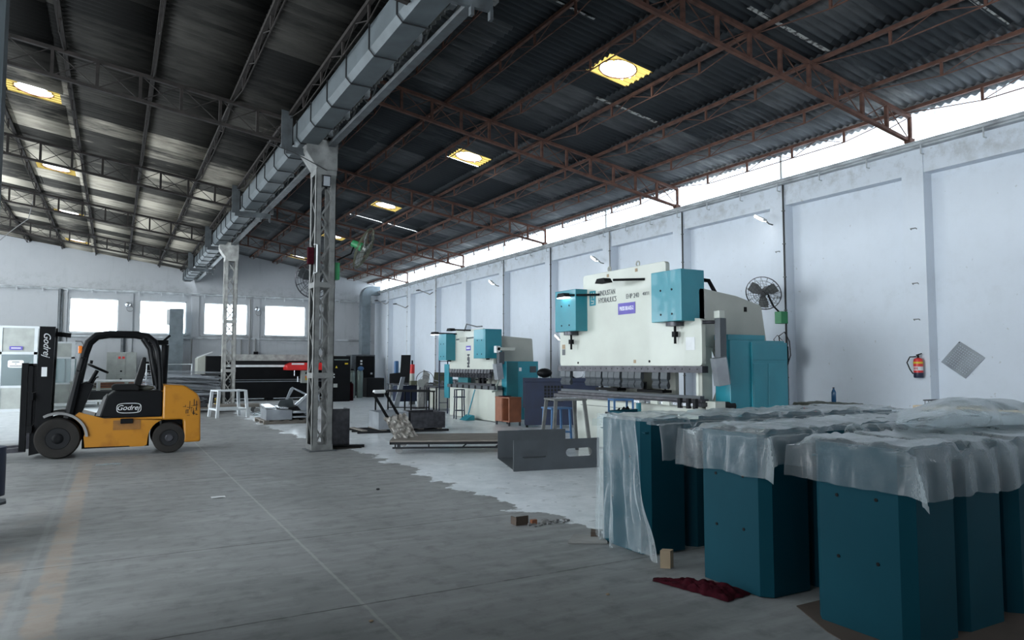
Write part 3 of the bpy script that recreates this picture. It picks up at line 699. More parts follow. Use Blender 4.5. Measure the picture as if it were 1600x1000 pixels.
# lettering and plates on the ram
X = x - .004
text('HINDUSTAN', .145, 'text_grey', t, (X, 10.98, 2.975), RY, UP, sx=.66); text('HYDRAULICS', .145, 'text_grey', t, (X, 10.96, 2.835), RY, UP, sx=.66)
lg = MB().box(X - .003, X, 11.33, 11.53, 2.76, 3.05).build('logo_plate', 'teal', t)
b = MB(); 
for (ya, yb, za, zb) in ((11.38, 11.405, 2.90, 3.02), (11.455, 11.48, 2.90, 3.02), (11.38, 11.48, 2.945, 2.965), (11.38, 11.48, 2.79, 2.81), (11.38, 11.40, 2.79, 2.85), (11.38, 11.48, 2.84, 2.86), (11.46, 11.48, 2.84, 2.89)): b.box(X - .006, X - .003, ya, yb, za, zb)
b.build('logo_mark', 'cream', lg)
text('EHP 240', .125, 'text_grey', t, (X, 10.20, 2.85), RY, UP, sx=.85); text('40/31', .085, 'text_grey', t, (X, 9.82, 2.86), RY, UP)
pp = MB().box(X - .004, X, 10.12, 10.62, 2.53, 2.74).build('name_plate', 'purple', t)
text('PRESS BRAKE-2', .10, 'violet_white', t, (X - .006, 10.37, 2.635), RY, UP, sx=.62, bold=.003)
MB().box(X - .003, X, 8.62, 8.83, 1.84, 2.05).build('notice_plate', 'white', t)
st = MB().box(X - .003, X, 12.42, 12.53, 1.93, 2.02).build('warning_sticker', 'cardboard', t); MB().box(X - .003, X, 12.42, 12.53, 1.80, 1.92).build('warning_sticker', 'text_grey', t)
for (y, z) in ((11.95, 1.64), (9.75, 1.66)): MB().cyl((X - .004, y, z), (X + .01, y, z), .022, 10).build('ram_bolt', 'black', t)
for (y, z) in ((10.93, 3.30), (10.08, 3.31), (10.15, 1.66)): MB().box(X - .002, X, y - .035, y + .035, z - .03, z + .03).build('small_sticker', 'cardboard', t)
MB().box(9.32, 9.38, 8.61, 8.618, 2.50, 2.58).build('frame_hole', 'black', t)

# ---- smaller press brake
t = thing('press_brake', 'smaller cream press brake with teal covers, farther back at centre', 'press brake', (10.0, 19.3, 0))
x = 9.3
pts = rounded([(17.74, 1.47), (20.74, 1.47), (20.74, 2.5), (20.3, 2.58), (20.3, 2.66), (18.4, 2.66), (18.4, 2.5), (17.74, 2.3)], .05)
MB().prism(pts, 'x', x, x + .08).build('ram', 'cream', t, bevel=.005)
MB().box(x - .02, x + .08, 17.76, 20.74, 1.40, 1.468).build('tool_clamp', 'dark_steel', t)
for k in range(14):
    y = 17.95 + k * .2
    MB().prism([(x - .04, 1.47), (x + .03, 1.47), (x + .03, 1.32), (x + .0, 1.30), (x + .02, 1.22), (x - .02, 1.22), (x - .05, 1.27), (x - .02, 1.31), (x - .06, 1.36)], 'y', y - .08, y + .08).build('punch_segment', 'dark_steel', t)
MB().box(x + .01, x + .25, 17.66, 20.72, .02, .90).build('bed', 'cream', t, bevel=.008)
MB().box(x - .05, x + .2, 17.60, 20.80, .90, 1.0).build('table_rail', 'panel_grey', t, bevel=.004)
for k in range(7): MB().box(x - .065, x - .05, 17.9 + k*.42, 17.98 + k*.42, .90, 1.0).build('rail_clamp', 'black', t)
MB().box(x + .02, x + .14, 17.9, 20.4, 1.0, 1.06).build('die', 'dark_steel', t)
for y in (18.6, 18.85): MB().box(x + .1, x + .2, y - .05, y + .05, 1.06, 1.3).build('back_gauge_finger', 'black', t)
MB().bar((x + .15, 18.4, 1.16), (x + .15, 19.15, 1.16), .04).build('back_gauge_beam', 'black', t)
prof = [(x + .12, .02), (10.66, .02), (10.68, 1.75), (10.64, 2.36), (9.7, 2.42), (x + .08, 2.42), (x + .08, 1.8), (x + .4, 1.7), (x + .45, 1.4), (x + .4, 1.05), (x + .12, .9)]
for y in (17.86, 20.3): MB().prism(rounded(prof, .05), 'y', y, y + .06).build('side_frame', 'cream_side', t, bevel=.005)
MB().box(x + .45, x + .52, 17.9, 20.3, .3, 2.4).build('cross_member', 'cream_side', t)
MB().box(x + .1, x + .2, 19.6, 20.3, 1.0, 1.42).build('inner_shroud', 'teal_dark', t)
b = cyl_cover(t, 8.98, 9.50, 17.62, 18.42, 1.78, 2.60, 0); b = cyl_cover(t, 8.98, 9.42, 20.30, 20.95, 1.74, 2.56, 1)
MB().cyl((9.2, 17.9, 1.74), (9.2, 17.9, 1.779), .05, 10).build('piston_flange', 'black', t); MB().cyl((9.2, 20.5, 1.70), (9.2, 20.5, 1.739), .05, 10).build('piston_flange', 'black', t)
MB().box(x - .02, x + .12, 20.75, 21.1, .55, 1.62).build('side_guard', 'teal', t, bevel=.004)
MB().box(9.62, 10.66, 17.56, 17.85, .05, 1.70).build('electrical_cabinet', 'teal', t, bevel=.006)
MB().box(9.62, 9.98, 17.545, 17.559, .1, 1.68).build('cabinet_door', 'teal_dark', t)
MB().box(10.38, 10.58, 17.545, 17.559, 1.38, 1.56).build('door_louvre', 'panel_grey', t)
MB().box(10.02, 10.10, 17.55, 17.559, 1.42, 1.52).build('door_sticker', 'white', t)
arm_lamp(t, x, 20.2, 20.9, 2.56, 2.60, 21.15); arm_lamp(t, x, 19.2, 19.7, 2.63, 2.66, 19.9, glow=False)
MB().tube([(9.3, 19.65, 2.62), (9.3, 19.5, 2.83), (9.3, 18.8, 2.72), (9.35, 18.55, 2.72)], .02, 6).build('hose', 'text_grey', t, smooth=True)
MB().bar((x + .0, 18.4, 2.42), (x + .0, 20.2, 2.38), .05, .04).build('ram_rail', 'panel_grey', t)
MB().box(x - .03, x - .002, 19.45, 19.95, 2.30, 2.44).build('ram_box', 'cream_side', t)
pp = MB().box(x - .006, x - .001, 19.2, 19.52, 2.03, 2.17).build('name_plate', 'purple', t)
MB().box(x - .010, x - .007, 19.24, 19.48, 2.08, 2.12).build('plate_marking', 'violet_white', pp)
text('HPM', .20, 'text_dark', t, (x - .004, 19.36, 1.72), (0, 0, -1), RY, bold=.012)
MB().box(9.2, 9.75, 17.30, 17.44, 2.0, 2.08).build('pendant_boom', 'cream', t); MB().box(9.16, 9.28, 17.30, 17.44, 1.93, 2.12).build('pendant_joint', 'white', t)
MB().box(9.24, 9.40, 17.28, 17.44, 1.62, 1.95).build('pendant_arm', 'panel_grey', t, bevel=.006)
mt = Matrix.Translation((9.24, 17.36, 1.42)) @ Matrix.Rotation(R(-9), 4, 'Y')
MB().prism([(-.09, -.1), (.02, -.14), (.12, -.08), (.12, .1), (-.09, .1)], 'z', -.22, .22, mt).build('control_console', 'sheet_metal', t, bevel=.005)
MB().tube([(9.3, 17.4, 1.2), (9.25, 17.45, 1.0), (9.3, 17.5, .9), (9.2, 17.62, .85)], .025, 6).build('cable', 'cyl_green', t, smooth=True)

# ================================================================ FORKLIFT
t = thing('forklift', 'yellow and black forklift truck parked at left, forks pointing left', 'forklift', (.1, 15.0, 0))
y0, y1 = 14.45, 15.55
def wheel(name, x, z, r, ya, yb):
    b = MB(); w = yb - ya
    b.lathe([(r*.55, ya), (r*.60, ya - .01), (r*.93, ya), (r, ya + .05), (r, yb - .05), (r*.93, yb), (r*.55, yb)], (x, 0, z), 'y', 36)
    o = b.build(name, 'tyre', t, smooth=True)
    MB().lathe([(r*.25, ya - .001), (r*.50, ya - .003), (r*.52, ya - .012), (r*.54, ya + .002), (r*.54, yb - .002), (r*.3, yb)], (x, 0, z), 'y', 28).build('rim', 'black_soft', o, smooth=True)
    MB().lathe([(r*.10, ya - .02), (r*.20, ya - .02), (r*.26, ya - .004), (r*.26, yb - .01), (r*.10, yb)], (x, 0, z), 'y', 18).build('hub', 'dark_steel' if r < .32 else 'black', o, smooth=True)
wheel('front_wheel', -.80, .345, .345, y0 - .02, y0 + .22); wheel('front_wheel', -.80, .345, .345, y1 - .22, y1 + .02)
wheel('rear_wheel', .92, .275, .275, y0 + .0, y0 + .2); wheel('rear_wheel', .92, .275, .275, y1 - .2, y1)
# lower body
def arc(cx, cz, r, a0, a1, n=10): return [(cx + r*cos(R(a0 + (a1-a0)*i/n)), cz + r*sin(R(a0 + (a1-a0)*i/n))) for i in range(n+1)]
pts = [(-.40, .17)] + [(-.42, .35)] + arc(-.80, .345, .40, 8, 60, 6) + [(-.50, .78), (-.12, .66), (.80, .66), (.80, .60)] + arc(.92, .275, .35, 108, 176, 6) + [(.56, .17), (.50, .145), (.30, .145), (.28, .165)]
MB().prism(pts, 'y', y0 + .02, y1 - .02).build('chassis', 'yellow', t, bevel=.012)
MB().box(.02, .45, y0 + .015, y0 + .018, .45, .62).build('step_recess', 'yellow_dirty', t)
MB().box(.13, .33, y0 - .012, y0 + .018, .56, .65).build('latch', 'black', t, bevel=.01)
MB().prism(arc(-.80, .345, .445, 2, 120, 16) + arc(-.80, .345, .405, 120, 2, 16), 'y', y0 - .02, y0 + .24).build('mudguard', 'rubber_grey', t)
MB().prism(arc(-.80, .345, .445, 2, 120, 16) + arc(-.80, .345, .405, 120, 2, 16), 'y', y1 - .24, y1 + .02).build('mudguard', 'rubber_grey', t)
# hood and seat deck
pts = rounded([(-.20, .66), (.79, .66), (.79, 1.13), (.02, 1.13), (-.10, 1.03)], .05)
MB().prism(pts, 'y', y0 + .03, y1 - .03).build('engine_hood', 'black', t, bevel=.02)
MB().prism([(-.27, .66), (-.18, .66), (-.09, 1.06), (-.15, 1.0)], 'y', y0 + .08, y1 - .08).build('hood_panel', 'rubber_grey', t)
text('Godrej', .125, 'white', t, (.245, y0 + .026, .835), (1, 0, 0), UP, shear=.35, name='hood_lettering')
ring = [(.26 + dx, y0 + .022, .83 + dz) for dx, dz in [(.19*math.copysign(abs(cos(a))**.55, cos(a)), .085*math.copysign(abs(sin(a))**.55, sin(a))) for a in [2*pi*k/40 for k in range(40)]]]
MB().tube(ring, .006, 5, closed=True).build('badge_ring', 'white', t)
# counterweight
pts = rounded([(.80, .60), (.80, 1.24), (1.16, 1.22), (1.38, 1.06), (1.43, .95), (1.45, .18), (1.16, .18), (1.15, .60)], .05, 5)
MB().prism(pts, 'y', y0 + .0, y1 - .0).build('counterweight', 'yellow', t, bevel=.03)
b = MB(); random.seed(3)
for k in range(26):
    xx = 1.15 + random.random()*.24; zz = .66 + random.random()*.20
    b.box(xx, xx + .006 + random.random()*.008, y0 - .003, y0 + .004, zz, zz + .03 + random.random()*.09) if k % 2 else b.box(xx - .02, xx + .03, y0 - .003, y0 + .004, zz, zz + .008)
b.build('scratch_marks', 'black_soft', t)
MB().box(.80, 1.14, y0 + .2, y1 - .2, .15, .6).build('rear_axle_housing', 'black', t)
MB().box(-.45, .6, y0 + .2, y1 - .2, .13, .5).build('underbody', 'black', t)
# overhead guard
for yy in (y0 + .10, y1 - .10):
    o = [(-.66, .68), (-.55, 1.3), (-.46, 1.80), (-.40, 2.00), (-.28, 2.12), (-.08, 2.155), (.34, 2.155), (.52, 2.12), (.64, 2.02), (.70, 1.85), (.74, 1.5), (.76, 1.13)]
    b = MB()
    for a, c in zip(o[:-1], o[1:]): b.bar((a[0], yy, a[1]), (c[0], yy, c[1]), .10 if a[0] > -.4 else .12, .07, up=(0, 1, 0))
    b2 = MB().tube([(p[0], yy, p[1]) for p in o], [.075, .065, .058, .058, .055, .052, .052, .052, .052, .05, .045, .045], 8); b2.build('overhead_guard', 'black', t, smooth=True)
    MB().tube([(.46, yy, 2.09), (.58, yy, 1.9), (.63, yy, 1.6), (.70, yy, 1.2)], .03, 8).build('guard_brace', 'black', t, smooth=True)
for k in range(6): xx = -.15 + k*.11; MB().bar((xx, y0 + .1, 2.17), (xx, y1 - .1, 2.17), .05, .02).build('guard_slat', 'black', t)
MB().prism([(-.74, .66), (-.50, .66), (-.35, 1.12), (-.30, 1.25), (-.42, 1.30), (-.56, 1.24)], 'y', y0 + .12, y1 - .12).build('dashboard', 'black', t, bevel=.01)
MB().prism([(-.60, .70), (-.3, .68), (-.02, .66), (-.02, .69), (-.3, .71), (-.55, .76)], 'y', y0 + .03, y1 - .03).build('floor_plate', 'black_soft', t)
# steering
MB().cyl((-.38, 15.0, 1.25), (-.26, 15.0, 1.50), .035, 10).build('steering_column', 'black', t, smooth=True)
mt = Matrix.Rotation(R(26), 4, 'Y'); o = MB().ring((-.25, 15.0, 1.535), .17, .022, 'z', 28, 6, mt)
sw = o.build('steering_wheel', 'black', t, smooth=True); MB().bar((-.40, 15.0, 1.61), (-.10, 15.0, 1.46), .03, .015).build('spoke', 'black', sw)
MB().cyl((-.36, 14.9, 1.62), (-.35, 14.9, 1.68), .025, 10).build('steering_knob', 'black', sw, smooth=True)
for dy in (0, .07): MB().tube([(-.36, 15.2 + dy, 1.2), (-.28, 15.2 + dy, 1.36), (-.24, 15.2 + dy, 1.38)], .012, 6).build('control_lever', 'black', t, smooth=True)
# seat
MB().prism(rounded([(-.02, 1.14), (.42, 1.13), (.42, 1.22), (.36, 1.25), (.02, 1.25), (-.03, 1.21)], .03), 'y', 14.75, 15.25).build('seat', 'seat', t, bevel=.02)
MB().prism(rounded([(.32, 1.20), (.44, 1.20), (.52, 1.50), (.52, 1.74), (.46, 1.74), (.40, 1.5)], .03), 'y', 14.78, 15.22).build('seat_backrest', 'seat', t, bevel=.02)
MB().sphere((.52, 15.0, 1.17), .10, sc=(1.6, 1.2, .5)).build('folded_cloth', 'cloth', t, smooth=True)
# exhaust and air filter
MB().cyl((.84, 15.3, 1.2), (.86, 15.3, 1.98), .065, 14).build('exhaust_stack', 'black', t, smooth=True)
MB().box(.55, .88, y0 + .3, y1 - .1, 1.98, 2.06).build('guard_rear_bar', 'black', t); MB().bar((.80, 15.0, 2.04), (.92, 15.0, 2.16), .04).build('rear_lamp_bracket', 'black', t)
MB().box(-.55, -.49, y0 + .06, y0 + .13, 1.80, 1.93).build('indicator_lamp', 'orange', t, bevel=.01)
MB().tube([(-.50, y0 + .04, 1.72), (-.42, y0 + .04, 1.72), (-.48, y0 + .04, 1.48), (-.56, y0 + .04, 1.5)], .012, 6).build('grab_handle', 'black', t, smooth=True)
# mast, carriage, forks
for yy in (14.62, 15.30):
    MB().prism([(-1.16, .1), (-.94, .1), (-.90, 2.26), (-1.13, 2.26)], 'y', yy, yy + .10).build('mast_channel', 'black', t)
    MB().cyl((-.98, yy + .05, .3), (-.96, yy + .05, 1.9), .045, 10).build('lift_cylinder', 'black_soft', t, smooth=True)
for z in (2.10, 1.60, .78): MB().box(-1.10, -.95, 14.64, 15.38, z, z + .10).build('mast_crossbar', 'black', t)
MB().bar((-1.0, 14.9, 2.15), (-.68, 14.9, 2.12), .09, .08).build('mast_hose_guide', 'black', t)
text('Godrej', .145, 'white', t, (-1.02, 14.612, 1.95), (0, 0, -1), (1, 0, 0), shear=.35, name='mast_lettering')
MB().box(-1.08, -1.00, 14.612, 14.618, 1.40, 1.56).build('rating_plate', 'white', t)
for z in (.45, 1.0): MB().box(-1.26, -1.18, 14.55, 15.45, z, z + .12).build('carriage_bar', 'black', t)
for yy in (14.60, 14.90, 15.15, 15.36): MB().box(-1.26, -1.20, yy, yy + .03, .45, 1.62).build('backrest_bar', 'black', t)
MB().box(-1.26, -1.2, 14.60, 15.39, 1.58, 1.62).build('backrest_top', 'black', t)
MB().box(-1.36, -1.27, 14.60, 14.72, .14, 1.63).build('load_guard', 'black', t)
for yy in (14.66, 15.22): MB().prism([(-1.27, 1.1), (-1.33, 1.1), (-1.34, .20), (-2.40, .13), (-2.40, .10), (-1.27, .12)], 'y', yy, yy + .12).build('fork', 'dark_steel', t)
MB().prism([(-1.22, .06), (-1.02, .10), (-.94, .30), (-.94, .6), (-1.22, .45)], 'y', 14.66, 15.38).build('mast_foot', 'black', t)
# ================================================================ COVERS AND BUBBLE WRAP IN THE FOREGROUND
def sm(t, a, b): t = min(1, max(0, (t-a)/(b-a))); return t*t*(3-2*t)
def noise2(x, y, s=0):
    from mathutils import noise
    return noise.noise(Vector((x, y, s)))
H = 1.11
ROWS = [(2.46, 3.12, 'nearest'), (3.44, 4.08, 'middle'), (4.72, 5.42, 'farthest')]
COLS = [(3.93, 4.34), (4.44, 4.88), (5.08, 5.52), (5.68, 6.1), (6.3, 6.7), (6.9, 7.3)]
CN = ['first', 'second', 'third', 'fourth', 'fifth', 'sixth']
def cover_mesh(w, d):      # stands on end: front facing -X with bevelled corners, open back
    c = .065; th = .012
    o = [(d, 0), (c, 0), (0, c), (0, w - c), (c, w), (d, w)]; i = [(d, th), (c + .004, th), (th, c + .004), (th, w - c - .004), (c + .004, w - th), (d, w - th)]
    b = MB(); n = 6
    v = [(p[0], p[1], z) for z in (0, H) for p in o + i]
    b.v = v
    for k in range(5):
        b.f += [(k, k+1, 12+k+1, 12+k), (6+k+1, 6+k, 18+k, 18+k+1), (12+k, 12+k+1, 18+k+1, 18+k), (k+1, k, 6+k, 6+k+1)]
    b.f += [(0, 12, 18, 6), (5, 11, 23, 17)]
    b.box(th, d - .01, th, w - th, H - .10, H - .09)
    return b
proto = None
for r, (ya, yb, rn) in enumerate(ROWS):
    for c, (xa, xb) in enumerate(COLS):
        lab = 'teal sheet-metal cover standing on end, %s row, %s from the aisle' % (rn, CN[c])
        if proto is None:
            proto = thing('machine_cover', lab, 'machine cover', (xa, ya, .008), 'teal machine covers under bubble wrap')
            sh = cover_mesh(.655, .43).build('shell', 'teal_shaded', proto, local=True)
            for yy in (.20, .46):
                for zz in (.43, .80): MB().cyl((-.004, yy, zz - (.01 if yy > .3 else 0)), (.008, yy, zz - (.01 if yy > .3 else 0)), .011, 10).build('screw_hole', 'black', sh, local=True)
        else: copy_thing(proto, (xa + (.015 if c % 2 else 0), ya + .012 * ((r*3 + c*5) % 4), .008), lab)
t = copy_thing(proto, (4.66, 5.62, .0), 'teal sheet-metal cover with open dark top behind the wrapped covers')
# cardboard under the covers
tag(MB().prism([(3.5, 2.0), (7.6, 1.9), (7.6, 3.3), (4.0, 3.3), (3.78, 2.9)], 'z', .002, .007).build('cardboard_sheet', 'cardboard_dark'), 'brown cardboard sheet lying under the nearest teal covers', 'cardboard')
def drape(x0, x1, y0, y1, left, near, name, label, seed, res=.035, z=1.135, y1f=None, y0f=None, far=.05, cut=None):
    nx = int((x1 - x0 + left) / res); ny = int((y1 - y0 + near + far) / res)
    vs = []; 
    for i in range(nx + 1):
        a = x0 - left + (x1 - x0 + left) * i / nx
        ye0 = y0f(a) if y0f else y0; ye1 = y1f(a) if y1f else y1
        for j in range(ny + 1):
            bb = ye0 - near + (ye1 - ye0 + near + far) * j / ny
            X_, Y_ = max(a, x0), min(max(bb, ye0), ye1); ex = max(0, x0 - a); ey = max(0, ye0 - bb); ef = max(0, bb - ye1)
            ey2 = max(ey, ef); sy = -1 if ey > 0 else 1
            Lx = 1 + .13 * noise2(Y_ * 3, seed, 1) + .05 * noise2(Y_ * 14, seed, 2); Ly = 1 + .16 * noise2(X_ * 2.4, seed, 3) + .05 * noise2(X_ * 14, seed, 4)
            ex *= Lx; ey2 *= Ly
            m_, M_ = min(ex, ey2), max(ex, ey2)
            wv = .018 * sin(Y_ * 21 + seed) * min(1, ex / .2) + .02 * noise2(Y_ * 5, ex * 3, seed); wv2 = .03 * sin(X_ * 13 + seed) * min(1, ey2 / .2)
            px = X_ - (.012 + abs(wv) + .05 * ex) * min(1, ex / .05) - m_ * .62
            py = Y_ + sy * ((.012 + abs(wv2) + .06 * ey2) * min(1, ey2 / .05) + m_ * .62)
            top = .012 * noise2(X_ * 6, Y_ * 7, seed) + .015 * (1 - abs(noise2(X_ * 2.6 + Y_, Y_ * 3.3, seed + 9)) * 2) ** 3 * (1 - abs(noise2(X_ * 2.6 + Y_, Y_ * 3.3, seed + 9)) * 2 > 0) + .010 * noise2(X_ * 18, Y_ * 18, seed)
            # sag in the aisles between the covers and towards open backs
            gap = 1.0
            for (xa, xb) in COLS:
                if xa - .02 < X_ < xb + .02: gap = 0
            sag = -.02 * gap
            inr = any(ya - .03 < Y_ < yb + .03 for ya, yb, _ in ROWS)
            if not inr: sag -= .05 * (1 if not gap else 1.3)
            edge = max(0, 1 - M_ / .03)
            pz = z + top * max(.15, 1 - M_ / .04) + sag * edge - M_ * .97
            if M_ > 0: pz += .0
            vs.append((px, py, max(.02, pz)))
    fs = []
    for i in range(nx):
        for j in range(ny):
            if cut and cut(*(vs[i*(ny+1)+j][:2])): continue
            fs.append((i*(ny+1)+j, (i+1)*(ny+1)+j, (i+1)*(ny+1)+j+1, i*(ny+1)+j+1))
    b = MB(); b.v = vs; b.f = fs
    o = b.build(name, 'bubble', smooth=True); return tag(o, label, 'bubble wrap', 'bubble wrap sheets')
drape(3.885, 7.6, 2.42, 3.16, .27, .30, 'bubble_wrap', 'bubble wrap sheet draped over the nearest teal covers, lower right', 1.3, y1f=lambda a: 3.16 + .36 * sm(a, 4.2, 5.0))
drape(3.885, 7.6, 3.40, 4.30, .33, .26, 'bubble_wrap', 'bubble wrap sheet over the middle row of teal covers', 5.1, z=1.15, y0f=lambda a: 3.40 + .12 * sm(a, 4.2, 4.9), y1f=lambda a: 4.2 + .3 * sm(a, 4.4, 5.2), cut=lambda x_, y_: False)
drape(3.985, 7.6, 4.62, 5.46, .05, .34, 'bubble_wrap', 'bubble wrap sheet over the farthest row of teal covers', 8.7, z=1.145, far=.12)
# long piece hanging to the floor from the farthest row
def hang(u, v):
    # u along the edge (far to near), v down
    yt = 5.40 - .56 * u; yb_ = 5.40 - 1.0 * u
    L = 1.10 + .05 * noise2(u * 6, 2, 3) + .02 * noise2(u * 30, 2, 5)
    zz = 1.155 - L * v
    f = v ** .8
    fold = (.10 * max(0, sin(u * 9.5 - 2.2)) ** 3 + .035 * noise2(u * 5, v * 1.5, 6) + .02 * sin(u * 26 + 3*v)) * f + .012 * noise2(u * 8, v * 5, 1)
    spread = .015 + .12 * v ** 2 * (.1 + u)
    y = yt + (yb_ - yt) * v ** 1.4 + .05 * sin(v * 9 + u * 3) * (u > .8) * v
    return (3.925 - spread - abs(fold) * 1.0, y, max(.012, zz))
b = MB().grid(hang, 60, 44)
tag(b.build('bubble_wrap', 'bubble', smooth=True), 'long bubble wrap piece hanging in folds down to the floor at the corner', 'bubble wrap', 'bubble wrap sheets')
# bundle of folded wrap on top
def bundle(u, v):
    a = 2*pi*v; s = sin(pi * min(max(u, .001), .999)) ** .45; x = 4.72 + 2.3 * u
    r1 = .30 * s * (1 + .25 * noise2(u*4, v*6, 2)); r2 = (.085 + .07 * sin(pi*min(1, u*1.25))) * s * (1 + .35 * noise2(u*5, sin(a)*2, 4))
    y = 2.98 + .18*u + r1 * cos(a) + .05 * noise2(u*9, cos(a)*3, 7); z = 1.20 + r2 * sin(a) + .012 * noise2(u*22, v*22, 3)
    return (x, y, max(z, 1.165))
tag(MB().grid(bundle, 60, 40).build('wrap_bundle', 'bubble', smooth=True), 'thick crumpled bundle of bubble wrap on top of the covers at right', 'bubble wrap')
# floor bits
def rag(u, v):
    L = .62; s = sin(pi*u)**.5 * sin(pi*v)**.35
    x = 3.56 + .24*u + (.03 + .11*u)*(v-.5)*2 + .02*noise2(u*9, v*9, 1); y = 4.22 - L*u + .03*noise2(u*6, v*4, 5) + .05*(v-.5)
    z = .006 + (.03 + .09*u)*s*(.55 + .6*abs(noise2(u*8, v*7, 2))) + .012*noise2(u*20, v*14, 3)*s
    return (x, y, max(.004, z))
tag(MB().grid(rag, 56, 26).build('rag', 'maroon', smooth=True), 'crumpled maroon rag on the floor beside the middle cover', 'rag')
tag(MB().prism([(3.80, 4.42), (3.86, 4.37), (3.92, 4.40), (3.86, 4.46)], 'z', .004, .14).build('cardboard_scrap', 'cardboard'), 'small upright tan cardboard scrap at the foot of the hanging wrap', 'cardboard')
t = thing('cardboard_box', 'small torn brown cardboard box on the painted floor edge', 'box', (3.62, 6.32, 0))
b = MB().box(3.54, 3.68, 6.26, 6.27, .003, .09); b.box(3.54, 3.55, 6.27, 6.37, .003, .08); b.box(3.67, 3.68, 6.27, 6.37, .003, .06); b.box(3.55, 3.67, 6.27, 6.37, .003, .008); b.build('carton', 'cardboard_dark', t)
b = MB().box(3.70, 3.76, 6.22, 6.26, .003, .05).build('flap', 'brown', t)
tag(MB().prism([(3.60, 5.42), (3.90, 5.24), (3.96, 5.42), (3.80, 5.62)], 'z', .004, .03).build('cardboard_scrap', 'concrete_dust'), 'flat grey torn sheet on the floor left of the hanging wrap', 'cardboard')
tag(MB().prism([(3.86, 5.44), (3.93, 5.40), (3.99, 5.46), (3.95, 5.56)], 'z', .004, .07).build('cardboard_scrap', 'cardboard_dark'), 'dark curled cardboard scrap by the teal corner cover', 'cardboard')
random.seed(11)
b = MB()
for k in range(40):
    a = random.random()*6.28; r = random.random(); xx = 3.84 + .28*r*cos(a); yy = 6.22 + .14*r*sin(a); s = .008 + .014*random.random(); b.box(xx-s, xx+s, yy-s, yy+s*.6, .001, .004 + s*.6)
o = b.build('rubble', 'rubber_grey'); tag(o, 'patch of broken floor paint and grit beside the torn box', 'rubble', kind='stuff')
for (xx, yy, lb) in ((1.15, 9.35, 'white paper scrap on the concrete left of the long joint'), (-.02, 13.2, 'crushed clear plastic wrapper under the forklift front wheel')):
    b = MB().grid(lambda u, v: (xx + .16*(u-.5) + (.2*(u-.5) if yy > 10 else 0), yy + .12*(v-.5), .006 + (.03 if yy > 10 else .006)*abs(noise2(u*6, v*6, yy))), 12, 10)
    tag(b.build('paper_scrap', 'white' if yy < 10 else 'bubble', smooth=False), lb, 'litter')
for (xx, yy, s, lb) in ((3.0, 8.9, .02, 'dark grit lump on concrete near the painted edge'), (1.45, 4.4, .012, 'tiny pale chip on the near concrete slab'), (3.05, 4.1, .012, 'tiny pale chip left of the maroon rag')):
    tag(MB().sphere((xx, yy, s*.6), s, 7, 5, (1.3, 1, .6)).build('debris_chip', 'cardboard' if s < .015 else 'black_soft'), lb, 'litter')

# ================================================================ MIDDLE GROUND
def plate_hole(b, a0, a1, z0, z1, ha, hz, hw, hh, P):   # rectangle with a stadium hole, P maps (a,z,side)
    n = 20; r = hh/2
    hole = []
    for k in range(n):
        t_ = 2*pi*k/n; cx = ha + (hw/2 - r) * (1 if cos(t_) > 0 else -1); hole.append((cx + r*cos(t_), hz + r*sin(t_)))
    out = []
    for (hx_, hz_) in hole:
        dx, dz = hx_ - ha, hz_ - hz; k1 = 1e9
        if dx > 1e-6: k1 = min(k1, (a1-ha)/dx)
        if dx < -1e-6: k1 = min(k1, (a0-ha)/dx)
        if dz > 1e-6: k1 = min(k1, (z1-hz)/dz)
        if dz < -1e-6: k1 = min(k1, (z0-hz)/dz)
        out.append((ha + dx*k1, hz + dz*k1))
    # snap the nearest outer points to the corners
    for cx, cz in ((a0, z0), (a0, z1), (a1, z0), (a1, z1)):
        q = min(range(n), key=lambda i: (out[i][0]-cx)**2 + (out[i][1]-cz)**2); out[q] = (cx, cz)
    for s in (0, 1):
        o = len(b.v); b.v += [P(p[0], p[1], s) for p in hole] + [P(p[0], p[1], s) for p in out]
        b.f += [(o+i, o+(i+1) % n, o+n+(i+1) % n, o+n+i) for i in range(n)]
    o2 = len(b.v) - 4*n; b.f += [(o2+i, o2+(i+1) % n, o2+2*n+(i+1) % n, o2+2*n+i) for i in range(n)]
t = thing('sheet_metal_channel', 'dark grey folded sheet-metal channel with two slots, on the painted floor', 'sheet metal', (5.29, 9.42, 0), rz=math.atan2(-.24, 1.40))
b = MB(); P = lambda a, z, s: (a, s*.008, z)
plate_hole(b, 0, .70, 0, .46, .33, .25, .42, .13, P); plate_hole(b, .70, 1.42, 0, .46, 1.07, .25, .44, .13, P)
b.build('front_panel', 'panel_grey', t, local=True)
MB().box(.24, 1.50, 1.50, 1.51, .0, .47).build('back_panel', 'panel_grey', t, local=True)
b = MB().add([(.02, .01, .004), (1.42, .01, .004), (1.50, 1.50, .004), (.24, 1.50, .004)], [(0, 1, 2, 3)]); b.build('base_panel', 'panel_grey', t, local=True, solid=.004)
MB().box(1.41, 1.42, .008, .06, 0, .46).build('end_flange', 'panel_grey', t, local=True)
MB().box(.0, .008, .008, .04, 0, .46).build('end_flange', 'panel_grey', t, local=True)
